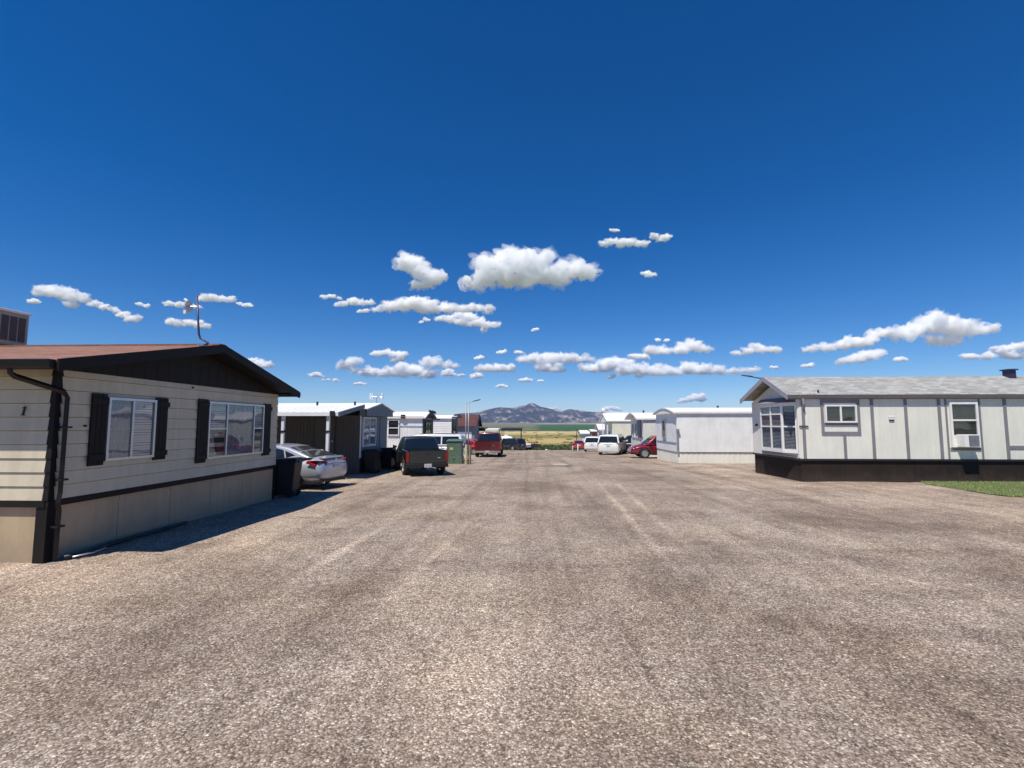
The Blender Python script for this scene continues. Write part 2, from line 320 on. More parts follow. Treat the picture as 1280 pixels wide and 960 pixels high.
def field_material():
    m, nt, b = nodes('valley_fields'); L = nt.links.new
    tc = N(nt, 'ShaderNodeTexCoord'); P = tc.outputs['Object']
    sp = N(nt, 'ShaderNodeSeparateXYZ'); L(P, sp.inputs[0])
    nz = N(nt, 'ShaderNodeTexNoise', Scale=.004, Detail=3.0); L(P, nz.inputs['Vector'])
    # crop bands by distance (metres down the valley), their borders slightly irregular
    off = N(nt, 'ShaderNodeMath', operation='MULTIPLY_ADD'); L(nz.outputs[0], off.inputs[0]); off.inputs[1].default_value = 60; L(sp.outputs[1], off.inputs[2])
    lg = N(nt, 'ShaderNodeMath', operation='LOGARITHM'); L(off.outputs[0], lg.inputs[0]); lg.inputs[1].default_value = 10
    def at(y): return (math.log10(y) - 1.8) / 2.3
    mr = N(nt, 'ShaderNodeMapRange'); mr.inputs['From Min'].default_value = 1.8; mr.inputs['From Max'].default_value = 4.1; L(lg.outputs[0], mr.inputs[0])
    G = (.065,.10,.03); gold = (.40,.30,.13); gold2 = (.25,.20,.06); pale = (.50,.40,.20); grn = (.035,.095,.028); dg = (.05,.075,.04); olive = (.15,.15,.085)
    def bands(far): return ramp(nt, [(0,(.09,.11,.045)),(at(240),(.10,.12,.045)),(at(420),gold),(at(600),gold),(at(640),gold2),(at(820),(.20,.18,.06)),(at(900),(.35,.28,.12)),(at(1250),pale),(at(1480),dg)] + far)
    rr = bands([(at(1700),grn),(at(4200),grn),(at(5000),(.09,.12,.06)),(at(6200),(.30,.27,.19)),(at(9500),(.26,.23,.16))])
    rl = bands([(at(1700),olive),(at(2500),(.11,.125,.06)),(at(4200),(.16,.16,.085)),(at(6000),(.17,.155,.09)),(at(9500),(.22,.19,.12))])
    L(mr.outputs[0], rr.inputs[0]); L(mr.outputs[0], rl.inputs[0])
    ang = N(nt, 'ShaderNodeMath', operation='DIVIDE'); L(sp.outputs[0], ang.inputs[0]); L(sp.outputs[1], ang.inputs[1])
    side = N(nt, 'ShaderNodeMapRange'); side.inputs['From Min'].default_value = .0; side.inputs['From Max'].default_value = .02; L(ang.outputs[0], side.inputs[0])
    c = mix(nt, rl.outputs[0], rr.outputs[0], side.outputs[0])
    mp = N(nt, 'ShaderNodeMapping'); mp.inputs['Scale'].default_value = (.006,.03,1); L(P, mp.inputs[0])
    n2 = N(nt, 'ShaderNodeTexNoise', Scale=1.0, Detail=7.0, Roughness=.7); L(mp.outputs[0], n2.inputs['Vector'])
    r2 = ramp(nt, [(.3, .6), (.5, 1.0), (.7, 1.3)]); L(n2.outputs[0], r2.inputs[0])
    c = mix(nt, c, r2.outputs[0], 1.0, 'MULTIPLY')
    n4 = N(nt, 'ShaderNodeTexNoise', Scale=.6, Detail=5.0, Roughness=.7); L(P, n4.inputs['Vector'])
    r4 = ramp(nt, [(.3, .7), (.7, 1.3)]); L(n4.outputs[0], r4.inputs[0]); c = mix(nt, c, r4.outputs[0], 1.0, 'MULTIPLY')
    L(c, b.inputs['Base Color']); b.inputs['Roughness'].default_value = .95; b.inputs['Specular IOR Level'].default_value = .1
    return m

def grid(xs, ys, zf):
    X, Y = np.meshgrid(xs, ys); nx, ny = len(xs), len(ys)
    vs = [(float(X[j,i]), float(Y[j,i]), zf(float(X[j,i]), float(Y[j,i]))) for j in range(ny) for i in range(nx)]
    fs = [(j*nx+i, j*nx+i+1, (j+1)*nx+i+1, (j+1)*nx+i) for j in range(ny-1) for i in range(nx-1)]
    mb = MB(); mb.v = vs; mb.f = fs; return mb

def lotz(x, y):
    z = gz(y)
    w = .018 * noise.fractal(Vector((x*.55, y*.35, 3.1)), .8, 2.0, 4) * min(1, max(0, (y-1)/3))
    return z + w
gm = ground_material()
lx = sorted(set(list(np.arange(-70,-14,2.0)) + list(np.arange(-14,16,.3)) + list(np.arange(16,71,2.0)) + [70.0]))
ly = list(np.arange(-30,0,2.0)) + list(np.arange(0,24,.3)) + list(np.arange(24,80,1.0)) + [80.0]
def lz(x, y): return lotz(x, y) if (abs(x) < 69 and -29 < y < 79.9) else gz(y)
ground = grid(lx, ly, lz).build('ground', gm, smooth=True, recalc=False); tag(ground, kind='structure')
tag(ground, 'pale brown gravel lot worn into tyre tracks')

fm = field_material()
mb = MB()
yy = list(80 + (np.linspace(0,1,60)**2.6) * 11600)
xx = sorted(set([-70.0, 70.0] + list(np.sign(np.linspace(-1,1,61)) * np.abs(np.linspace(-1,1,61))**3 * 11000)))
mb = grid(xx, yy, lambda x, y: gz(y) + (1.2*noise.noise(Vector((x*.01,y*.01,0))) * min(1,(y-80)/200)))
far = [-11000,-4000,-1200,-400,-150,-70]
for s in (1, -1):
    g2 = grid([s*abs(a) for a in (far if s < 0 else far[::-1])], list(np.arange(-30,80,2.0)) + [80.0], lambda x, y: gz(y) - .002); mb.add(g2.v, g2.f)
g3 = grid([-11000,-1000,-70,70,1000,11000], [-3000,-300,-30], lambda x, y: 0.0); mb.add(g3.v, g3.f)
fields = mb.build('fields', fm, smooth=True, recalc=False); tag(fields, kind='structure')

# mountain range twelve kilometres away
RIDGE = [(-9000,150),(-6000,230),(-3500,120),(-2300,170),(-1750,268),(-1420,285),(-1140,350),(-860,412),(-490,400),(-240,455),(-110,490),(-40,520),(60,508),(200,430),(340,400),(480,375),(740,318),(920,372),(1170,350),(1480,300),(1820,286),(2600,210),(4200,260),(6500,150),(9000,200)]
def ridge(x):
    for (a, za), (b, zb) in zip(RIDGE, RIDGE[1:]):
        if a <= x <= b:
            t = (x-a)/(b-a); return za + (zb-za)*t
    return 150
def mz(x, y):
    d = (y - 12000) / 1900.0
    if d < 0: e = max(0, 1 + d) ** 1.25
    else: e = max(0, 1 - d*.7) ** 1.1
    base = gz(y if y < 11000 else 11000)
    nn = noise.fractal(Vector((x*.0016, y*.0016, 1.7)), .75, 2.1, 6)
    rid = 1 - abs(noise.noise(Vector((x*.0042, y*.0022, 5.0)))) * 1.6
    rid2 = 1 - abs(noise.noise(Vector((x*.011, y*.007, 9.0)))) * 1.6
    h = ridge(x) * e
    k = min(1, e*2.5) * (1 - e) * 1.9
    return base - 25 + h + k * (70*(rid-.5) + 34*(rid2-.5) + 60*nn) + e * (8*nn+ 5*(rid2-.5))
def mountain_material():
    m, nt, b = nodes('mountain_scrub'); L = nt.links.new
    tc = N(nt, 'ShaderNodeTexCoord'); P = tc.outputs['Object']
    n1 = N(nt, 'ShaderNodeTexNoise', Scale=.0034, Detail=9.0, Roughness=.68, Distortion=.5); L(P, n1.inputs['Vector'])
    n2 = N(nt, 'ShaderNodeTexNoise', Scale=.018, Detail=5.0, Roughness=.7); L(P, n2.inputs['Vector'])
    r1 = ramp(nt, [(.44,(.012,.013,.013)),(.50,(.038,.030,.030)),(.54,(.11,.088,.078)),(.60,(.30,.26,.20)),(.68,(.42,.37,.29))]); L(n1.outputs[0], r1.inputs[0])
    r2 = ramp(nt, [(.35,.55),(.65,1.35)]); L(n2.outputs[0], r2.inputs[0])
    c = mix(nt, r1.outputs[0], r2.outputs[0], 1.0, 'MULTIPLY')
    L(c, b.inputs['Base Color']); b.inputs['Roughness'].default_value = .95; b.inputs['Specular IOR Level'].default_value = .05
    return m
mx_ = list(np.arange(-9000,-2400,220.0)) + list(np.arange(-2400,2400,16.0)) + list(np.arange(2400,9001,220.0))
hills = grid(mx_, list(np.arange(10000,14400,45.0)), mz).build('hills', mountain_material(), smooth=True, recalc=False)
tag(hills, kind='structure')

# scrub past the end of the lot
def leaf_material(name, col, var=.5):
    m, nt, b = nodes(name); L = nt.links.new
    g = N(nt, 'ShaderNodeNewGeometry'); r = ramp(nt, [(0, tuple(x*(1-var) for x in col)), (.5, col), (1, tuple(x*(1+var) for x in col))]); L(g.outputs['Random Per Island'], r.inputs[0])
    L(r.outputs[0], b.inputs['Base Color']); b.inputs['Roughness'].default_value = .8; b.inputs['Specular IOR Level'].default_value = .2
    return m
rs = np.random.RandomState(3)
def quads(cx, cy, cz, sz):
    n = len(cx); a = rs.normal(size=(n,3)); a /= np.linalg.norm(a, axis=1)[:,None]
    b = np.cross(a, rs.normal(size=(n,3))); b /= np.linalg.norm(b, axis=1)[:,None]
    c = np.stack([cx,cy,cz],1); a = a*sz[:,None]; b = b*sz[:,None]*.55
    v = np.stack([c-a, c+b, c+a, c-b], 1).reshape(-1,3)
    return v, np.arange(4*n).reshape(-1,4)
cs = []
for _ in range(420):
    y = 82 + 70*rs.rand()**1.3; x = rs.uniform(-20, 26); h = rs.uniform(.5, 1.5) * (1 if y > 95 else .6); w = h*rs.uniform(.9, 2.0)
    n = 90; p = rs.normal(size=(n,3)); p /= np.linalg.norm(p,axis=1)[:,None]; p *= (rs.rand(n)**.4)[:,None]
    cs.append(np.stack([x+p[:,0]*w, y+p[:,1]*w, gz(y)+h*.55+p[:,2]*h*.6],1))
cs = np.concatenate(cs); v, f = quads(cs[:,0], cs[:,1], cs[:,2], rs.uniform(.07,.2,len(cs)))
mb = MB(); mb.v = v.tolist(); mb.f = f.tolist()
scrub = mb.build('scrub', leaf_material('scrub_leaves', (.085,.115,.045)), recalc=False)
tag(scrub, 'green scrub growing past the far end of the gravel lot', 'scrub', kind='stuff')
# scattered brush far out in the fields
cs = []
for _ in range(70):
    y = 300 + 1300*rs.rand(); x = y*rs.uniform(-.09, .13); h = rs.uniform(.6, 1.5) * (1 if rs.rand() < .85 else 1.8); w = h*rs.uniform(1.2, 4)
    n = 40; p = rs.normal(size=(n,3)); p /= np.linalg.norm(p,axis=1)[:,None]
    cs.append(np.stack([x+p[:,0]*w, y+p[:,1]*w*.4, gz(y)+h*.4+p[:,2]*h*.5],1))
cs = np.concatenate(cs); v, f = quads(cs[:,0], cs[:,1], cs[:,2], rs.uniform(.4,.9,len(cs)))
mb = MB(); mb.v = v.tolist(); mb.f = f.tolist()
brush = mb.build('brush', leaf_material('brush_leaves', (.045,.06,.03)), recalc=False)
tag(brush, 'dark brush dotted over the golden fields in the valley', 'brush', kind='stuff')

# lawn by the grey home
lawnpoly = [(14.55,18.78),(14.25,18.2),(14.1,17.0),(13.95,15.6),(14.0,14.9),(14.6,14.75),(16.5,15.1),(19,15.5),(24,15.5),(34,15.5),(34,18.78)]
m_, nt_, b_ = nodes('lawn_soil'); tcx = N(nt_, 'ShaderNodeTexCoord'); nn_ = N(nt_, 'ShaderNodeTexNoise', Scale=3.0, Detail=6.0); nt_.links.new(tcx.outputs['Object'], nn_.inputs['Vector'])
rr_ = ramp(nt_, [(.35,(.17,.20,.085)),(.55,(.25,.27,.12)),(.7,(.36,.31,.19))]); nt_.links.new(nn_.outputs[0], rr_.inputs[0]); nt_.links.new(rr_.outputs[0], b_.inputs['Base Color']); b_.inputs['Roughness'].default_value = .95
mb = MB(); mb.v = [(x,y,gz(y)+.012) for x,y in lawnpoly]; mb.f = [tuple(range(len(lawnpoly)))]
lawn = mb.build('lawn_ground', m_, recalc=False); tag(lawn, kind='structure')
if lawn.data.polygons[0].normal.z < 0: lawn.data.flip_normals()
def inpoly(x, y, P):
    c = False; j = len(P)-1
    for i in range(len(P)):
        if (P[i][1] > y) != (P[j][1] > y) and x < (P[j][0]-P[i][0])*(y-P[i][1])/(P[j][1]-P[i][1]) + P[i][0]: c = not c
        j = i
    return c
mb = MB(); V = []; F = []
for _ in range(60000):
    x, y = rs.uniform(13.9, 22), rs.uniform(14.7, 18.8)
    jx = x + .12*noise.noise(Vector((x*3,y*3,0))); jy = y + .15*noise.noise(Vector((x*3,y*3,7)))
    if not inpoly(jx, jy, lawnpoly): continue
    t = rs.uniform(0, 6.28); w = rs.uniform(.006,.012); h = rs.uniform(.03,.075); lx_, ly_ = rs.normal(0,.02,2); z = gz(y)+.01
    n = len(V); V += [(x-w*math.cos(t), y-w*math.sin(t), z),(x+w*math.cos(t), y+w*math.sin(t), z),(x+lx_, y+ly_, z+h)]; F.append((n,n+1,n+2))
mb.v = V; mb.f = F
grass = mb.build('grass', leaf_material('grass_blades', (.25,.30,.12)), recalc=False)
tag(grass, 'short green lawn grass beside the dark skirting of the grey home', 'grass', kind='stuff')

# loose stones lying on the lot near the road
def stones(n, seed):
    r = np.random.RandomState(seed)
    y = 2.2 + 9*r.rand(n)**1.5; x = (r.rand(n)*2-1) * (y*1.25+.6)
    s = r.uniform(.0035, .0085, n) * (1 + (r.rand(n) < .04)*1.0)
    base = np.array([(1,0,0),(0,1,0),(-1,0,0),(0,-1,0),(0,0,1),(0,0,-1)], float)
    tri = np.array([(0,1,4),(1,2,4),(2,3,4),(3,0,4),(1,0,5),(2,1,5),(3,2,5),(0,3,5)])
    P = base[None]*r.uniform(.55,1.25,(n,6,1)); P += r.normal(0,.15,P.shape)
    a = r.uniform(0,6.28,n); ca, sa = np.cos(a), np.sin(a)
    X = P[...,0]*ca[:,None]-P[...,1]*sa[:,None]; Y = P[...,0]*sa[:,None]+P[...,1]*ca[:,None]; Z = P[...,2]*.6
    z = np.array([lotz(float(p), float(q)) for p, q in zip(x, y)])
    V = np.stack([X*s[:,None]+x[:,None], Y*s[:,None]+y[:,None], Z*s[:,None]+(z+s*.25)[:,None]], -1).reshape(-1,3)
    F = (tri[None] + (np.arange(n)*6)[:,None,None]).reshape(-1,3)
    return V, F
V, F = stones(26000, 5)
ok = ~((V[:,0] < -7.2) & (V[:,1] > 6.9))
mb = MB(); mb.v = V.tolist(); mb.f = [tuple(f) for f in F.tolist() if ok[f[0]]]
m_, nt_, b_ = nodes('loose_stone'); g_ = N(nt_, 'ShaderNodeNewGeometry'); r_ = ramp(nt_, [(0,(.10,.075,.055)),(.3,(.24,.19,.14)),(.7,(.38,.32,.25)),(1,(.66,.62,.54))]); nt_.links.new(g_.outputs['Random Per Island'], r_.inputs[0]); nt_.links.new(r_.outputs[0], b_.inputs['Base Color']); b_.inputs['Roughness'].default_value = .85
st = mb.build('loose_gravel', m_, recalc=False); tag(st, 'loose pale stones strewn over the near part of the gravel lot', 'gravel', kind='stuff')
# -------------------------------------------------------------------- homes
def window(parent, O, U, Nn, u0, u1, z0, z1, mull=(), bars=(), fw=.045, frame='alu', inner=('blind',), off=.022, name='window', lab=None):
    """Window on a wall: frame with mullions (u fractions) and bars (z fractions), glass, and what hangs behind it."""
    f = MB(); a = (O, U, Nn)
    n0, n1 = off - .02, off + .045
    f.obox(*a, u0, u1, n0, n1, z0, z0+fw).obox(*a, u0, u1, n0, n1, z1-fw, z1)
    f.obox(*a, u0, u0+fw, n0, n1, z0+fw, z1-fw).obox(*a, u1-fw, u1, n0, n1, z0+fw, z1-fw)
    cuts = [u0+fw] + [u0 + (u1-u0)*m for m in mull] + [u1-fw]
    for m in mull:
        u = u0 + (u1-u0)*m; f.obox(*a, u-fw*.5, u+fw*.5, n0, n1-.006, z0+fw, z1-fw)
    for b in bars:
        z = z0 + (z1-z0)*b[0]; lo, hi = (b[1], b[2]) if len(b) > 1 else (0, 1)
        f.obox(*a, u0+(u1-u0)*lo+fw*.4, u0+(u1-u0)*hi-fw*.4, n0+.003, n1-.01, z-fw*.4, z+fw*.4)
    w = f.build(name, M[frame], parent)
    if lab: w['label'] = lab
    MB().obox(*a, u0+fw*.3, u1-fw*.3, off-.018, off-.010, z0+fw*.3, z1-fw*.3).build('backing', M['room'], w)
    for k, (c0, c1) in enumerate(zip(cuts, cuts[1:])):
        kind = inner[k % len(inner)]
        if kind == 'blind':
            s = MB(); n = max(6, int((z1-z0)/.05))
            for i in range(n):
                z = z0+fw + (z1-z0-2*fw)*(i+.5)/n; s.obox(*a, c0+.012, c1-.012, off-.006, off+.006, z-.016, z+.016)
            s.build('blind', M['blind'], w)
        elif kind in ('curtain', 'sheer'):
            s = MB(); n = 18; pts = []
            for i in range(n+1):
                u = c0 + (c1-c0)*i/n; pts.append((u, off + .006*math.sin(i*1.9)))
            OO, UU, NN = Vector(O), Vector(U), Vector(Nn)
            for (ua, na), (ub, nb) in zip(pts, pts[1:]):
                q = [OO+UU*ua+NN*na+Vector((0,0,z0+fw)), OO+UU*ub+NN*nb+Vector((0,0,z0+fw)), OO+UU*ub+NN*nb+Vector((0,0,z1-fw)), OO+UU*ua+NN*na+Vector((0,0,z1-fw))]
                s.add(q, [(0,1,2,3)])
            s.build('curtain', M[kind], w, smooth=False, recalc=False)
        elif kind == 'half':
            s = MB(); zt = z0 + (z1-z0)*.5
            for i in range(14):
                z = zt + (z1-fw-zt)*(i+.5)/14; s.obox(*a, c0+.012, c1-.012, off-.006, off+.006, z-.014, z+.014)
            s.build('blind', M['blind'], w)
    MB().obox(*a, u0+fw*.6, u1-fw*.6, off+.014, off+.019, z0+fw*.6, z1-fw*.6).build('pane', M['pane'], w)
    return w

def lap(mb, O, U, Nn, u0, u1, z0, z1, step=.21, out=.02):
    O, U, Nn = Vector(O), Vector(U), Vector(Nn); z = z0
    while z < z1 - .01:
        t = min(z+step, z1)
        def p(u, n, zz): return O + U*u + Nn*n + Vector((0,0,zz))
        g_ = t - .009
        mb.hexa([p(u0,-.035,z),p(u1,-.035,z),p(u1,out,z),p(u0,out,z)], [p(u0,-.035,g_),p(u1,-.035,g_),p(u1,.001,g_),p(u0,.001,g_)])
        z = t
def ribs(mb, O, U, Nn, u0, u1, z0, z1, step=.2, out=.012, w=.05):
    u = u0 + step*.5
    while u < u1:
        mb.obox(O, U, Nn, u-w/2, u+w/2, -.01, out, z0, z1); u += step

def slab(pts, t):                                        # plane polygon with a thickness below
    return MB().hexa([(x,y,z-t) for x,y,z in pts], pts)

# ---- 1: beige home at the left edge, street gable at x = -7.3
H1 = thing('mobile_home', 'beige lap-sided mobile home with dark brown trim and shutters, number 1 on its wall', 'mobile home', (-7.3, 10.28, 0), world=True)
X0, Ya, Yb, Ze, L1 = -7.3, 7.06, 13.5, 2.9, 15.0
w = MB(); w.box(X0-L1, X0-.03, Ya+.03, Yb, .805, Ze)
lap(w, (X0,Ya,0), (0,1,0), (1,0,0), 0, Yb-Ya, .9, Ze)
lap(w, (X0,Ya,0), (-1,0,0), (0,-1,0), 0, L1, .9, Ze)
w.build('wall', M['beige'], H1)
g = MB(); ry, rz_ = 10.28, 3.66
g.prism([(Ya-.02,Ze-.01),(Yb+.02,Ze-.01),(Yb+.02,Ze+.06),(ry,rz_),(Ya-.02,Ze+.06)], 0, X0-.04, X0+.012)
for i in range(21):
    y = Ya + .15 + i*.3; zt = Ze + .02 + (rz_-Ze-.06)*(1-abs(y-ry)/3.3)
    if y < Yb: g.box(X0+.01, X0+.015, y-.004, y+.004, Ze, zt)
g.build('gable_panel', M['brown'], H1)
sk = MB(); sk.box(X0-.05, X0-.035, Ya+.06, Yb, -.15, .8)
y = Ya+.07
for wd in (1.22,)*6:
    e = min(y+wd, Yb-.01)
    if e-y > .05: sk.box(X0-.035, X0-.02, y+.006, e-.006, -.15, .8)
    y += wd
x = X0-.06
for i in range(12): sk.box(x-1.2, x-.006, Ya+.035, Ya+.05, -.15, .8); x -= 1.22
sk.build('skirting', M['cream'], H1)
t = MB(); t.box(X0-.02, X0+.03, Ya-.02, Yb+.02, .8, .895); t.box(X0-L1, X0-.021, Ya-.03, Ya+.03, .8, .895)
t.box(X0-.02, X0+.012, Yb-.08, Yb+.004, -.12, .8)
t.build('belt_trim', M['brown'], H1)
t = MB(); t.box(X0-.16, X0-.02, Ya-.012, Ya+.04, -.12, .8); t.box(X0-.02, X0+.014, Ya-.012, Ya+.13, -.12, .8)
z = .9
while z < 2.88:                                          # lapped metal corner pieces
    tz = min(z+.21, 2.89)
    t.hexa([(X0-.06,Ya-.034,z),(X0+.034,Ya-.034,z),(X0+.034,Ya+.07,z),(X0-.06,Ya+.07,z)], [(X0-.055,Ya-.02,tz),(X0+.02,Ya-.02,tz),(X0+.02,Ya+.06,tz),(X0-.055,Ya+.06,tz)]); z = tz
t.build('corner_trim', M['brown'], H1)
xe, ov, ovf = X0+.45, .44, .34
ez, rz2 = 2.98, 3.80
sl = (rz2-ez)/(ry-(Ya-ov))
rf = slab([(X0-L1,Ya-ov,ez),(xe,Ya-ov,ez),(xe,ry,rz2),(X0-L1,ry,rz2)], .05)
rf.hexa([(X0-L1,ry,rz2-.05),(xe,ry,rz2-.05),(xe,Yb+ovf,ez-.05),(X0-L1,Yb+ovf,ez-.05)], [(X0-L1,ry,rz2),(xe,ry,rz2),(xe,Yb+ovf,ez),(X0-L1,Yb+ovf,ez)])
roof1 = rf.build('roof', M['redroof'], H1)
MB().box(X0-L1, xe+.002, ry-.12, ry+.12, rz2-.028, rz2+.012).build('ridge_cap', M['redroof'], roof1)
fa = MB()
for (ya, za), (yb, zb) in (((Ya-ov-.01, ez), (ry, rz2)), ((ry, rz2), (Yb+ovf+.01, ez))):
    fa.hexa([(xe-.01,ya,za-.17),(xe+.022,ya,za-.17),(xe+.022,yb,zb-.17),(xe-.01,yb,zb-.17)], [(xe-.01,ya,za+.012),(xe+.022,ya,za+.012),(xe+.022,yb,zb+.012),(xe-.01,yb,zb+.012)])
fa.hexa([(X0+.03,Ya-.1,Ze+.01),(xe-.012,Ya-.1,Ze+.01),(xe-.012,ry,rz2-.19),(X0+.03,ry,rz2-.19)], [(X0+.03,Ya-.1,Ze+.03),(xe-.012,Ya-.1,Ze+.03),(xe-.012,ry,rz2-.17),(X0+.03,ry,rz2-.17)])
fa.hexa([(X0+.03,ry,rz2-.19),(xe-.012,ry,rz2-.19),(xe-.012,Yb+.1,Ze+.01),(X0+.03,Yb+.1,Ze+.01)], [(X0+.03,ry,rz2-.17),(xe-.012,ry,rz2-.17),(xe-.012,Yb+.1,Ze+.03),(X0+.03,Yb+.1,Ze+.03)])
fa.build('rake_board', M['brown'], H1)
so = MB(); so.box(X0-L1, xe-.02, Ya-ov+.01, Ya-.035, Ze-.01, Ze+.01); so.box(X0-L1, xe-.02, Yb+.01, Yb+ovf-.01, Ze-.01, Ze+.01); so.build('soffit', M['brown'], H1)
gt = MB(); yg = Ya-ov
for a_, b_ in ((X0-L1, xe-.03),):
    gt.hexa([(a_,yg-.09,ez-.13),(b_,yg-.09,ez-.13),(b_,yg-.005,ez-.13),(a_,yg-.005,ez-.13)], [(a_,yg-.125,ez-.005),(b_,yg-.125,ez-.005),(b_,yg-.005,ez-.005),(a_,yg-.005,ez-.005)])
gt.box(X0-L1, xe-.03, yg-.132, yg-.12, ez-.022, ez-.004)
gutter = gt.build('gutter', M['brownm'], H1)
MB().box(X0-L1, xe-.04, yg-.118, yg-.02, ez-.0045, ez+.002).build('gutter_lip', M['alu'], gutter)
gf = MB(); gf.box(X0-L1, xe, Yb+ovf, Yb+ovf+.09, ez-.13, ez-.01); gf.build('gutter', M['brownm'], H1)
ds = MB(); ds.tube([(-7.50,yg-.06,ez-.12),(-7.50,yg-.06,ez-.19),(-7.47,yg-.02,ez-.24),(-7.30,Ya-.12,ez-.37),(-7.21,Ya+.02,ez-.43),(-7.205,Ya+.09,ez-.52),(-7.205,Ya+.09,1.0),(-7.19,Ya+.05,.86),(-7.20,Ya+.09,.74),(-7.205,Ya+.09,.02)], .042, 4)
ds.build('downspout', M['brownm'], H1)
for z_ in (2.0, 1.2, .5): MB().box(X0-.0, X0+.15, Ya+.03, Ya+.155, z_-.015, z_+.015).build('pipe_strap', M['brownm'], H1)
def shutter(y0, y1, z0, z1):
    s = MB(); n = 3; wd = (y1-y0)/n
    for i in range(n): s.box(X0+.02, X0+.045, y0+i*wd+.005, y0+(i+1)*wd-.005, z0, z1)
    for zc in (z0+.13, z1-.13): s.box(X0+.045, X0+.068, y0-.012, y1+.012, zc-.05, zc+.05)
    return s.build('shutter', M['brown'], H1)
a = ((X0,0,0),(0,1,0),(1,0,0))
window(H1, *a, 7.93, 8.98, 1.42, 2.51, mull=(.5,), inner=('sheer','blind'))
shutter(7.63, 7.92, 1.36, 2.56); shutter(8.99, 9.30, 1.36, 2.56)
w2 = window(H1, *a, 10.5, 12.72, 1.27, 2.56, mull=(.30,.80), bars=((.52,0,.30),(.52,.80,1)), frame='alu', inner=('half','sheer','half'))
shutter(10.17, 10.49, 1.2, 2.6); shutter(12.73, 13.10, 1.2, 2.6)
n1 = MB()                                                # serif italic numeral 1 on the street number side
def sk1(p): return (-7.77 + p[0] + p[1]*.18, Ya-.035, 2.25 + p[1])
poly = [(-.028,-.07),(.032,-.07),(.032,-.062),(.013,-.056),(.013,.07),(.004,.07),(-.03,.048),(-.027,.042),(-.008,.050),(-.008,-.056),(-.028,-.062)]
n1.hexa([sk1(p) for p in poly], [(sk1(p)[0], Ya-.018, sk1(p)[2]) for p in poly]); n1.build('house_number', M['black'], H1)
# small wall fittings on the shaded gable wall
for (yy_, zz_) in ((7.55,2.02),(9.98,2.83)): MB().tube([(X0+.01,yy_,zz_),(X0+.05,yy_,zz_)], .018, 6).build('wall_hook', M['brownm'], H1)

# evaporative cooler on the ridge
C = thing('swamp_cooler', 'tan evaporative cooler with louvred sides on the brown shingled roof', 'cooler', (-12.4, 10.5, 3.8), world=True)
MB().box(-12.8,-12.0,10.15,10.82,3.86,4.62).build('cabinet', M['tan'], C, bevel=.02)
MB().box(-12.83,-11.97,10.12,10.85,4.62,4.68).build('lid', M['white'], C, bevel=.015)
for k in range(3):
    y0 = 10.22+k*.185; l = MB()
    for i in range(12): zc = 3.97+i*.048; l.hexa([(-11.999,y0,zc),(-11.985,y0,zc-.01),(-11.985,y0+.15,zc-.01),(-11.999,y0+.15,zc)], [(-11.999,y0,zc+.038),(-11.99,y0,zc+.03),(-11.99,y0+.15,zc+.03),(-11.999,y0+.15,zc+.038)])
    l.build('louvre', M['louvre'], C)
for x_ in (-12.75,-12.05):
    for y_ in (10.2,10.77): MB().box(x_-.02,x_+.02,y_-.02,y_+.02,3.70,3.87).build('leg', M['alu'], C)
# antenna mast at the gable
A1 = thing('roof_antenna', 'bent mast with a small white dish antenna on the brown gable roof', 'antenna', (-7.22, 10.0, 3.75), world=True)
MB().tube([(-7.08,9.92,3.72),(-7.0,10.0,3.80),(-7.18,10,3.9),(-7.22,10,4.0),(-7.31,10,4.86)], .021, 8).build('mast', M['bluepole'], A1, smooth=True)
MB().box(-7.14,-7.0,9.86,9.98,3.72,3.74).build('mount_plate', M['alu'], A1)
arm_ = MB().tube([(-7.28,10,4.60),(-7.48,9.97,4.60)], .012, 6).build('arm', M['alu'], A1)
d = MB(); prof = [(-.012,.0),(.0,.045),(.02,.09),(.045,.125),(.05,.125),(.028,.088),(.012,.04),(.006,.0)]
d.lathe(prof, (-7.5,9.97,4.60), 'x', 20)
dd = d.build('dish', M['dishw'], A1, smooth=True)
MB().tube([(-7.50,9.97,4.72),(-7.56,9.97,4.76)], .03, 8).build('feed', M['dishw'], A1)
MB().box(-7.56,-7.5,9.95,9.99,4.44,4.52).build('receiver', M['dishw'], A1)

# drain hose lying along the wall
h = MB().tube([(-7.12,7.2,.03),(-7.05,7.45,.02),(-7.15,7.9,.02),(-7.18,8.6,.02),(-7.17,9.3,.015),(-7.19,9.9,.015)], .03, 8).build('drain_hose', M['hose'], smooth=True)
tag(top(h, (-7.15,8.4,0)), 'black drain hose lying on the gravel along the beige home', 'hose')
h = MB().tube([(-7.0,7.22,.03),(-6.93,7.5,.03),(-6.96,7.75,.035)], .014, 6).build('metal_rod', M['alu'], smooth=True)
tag(top(h, (-6.96,7.5,0)), 'short pale metal rod lying by the foot of the downspout', 'rod')

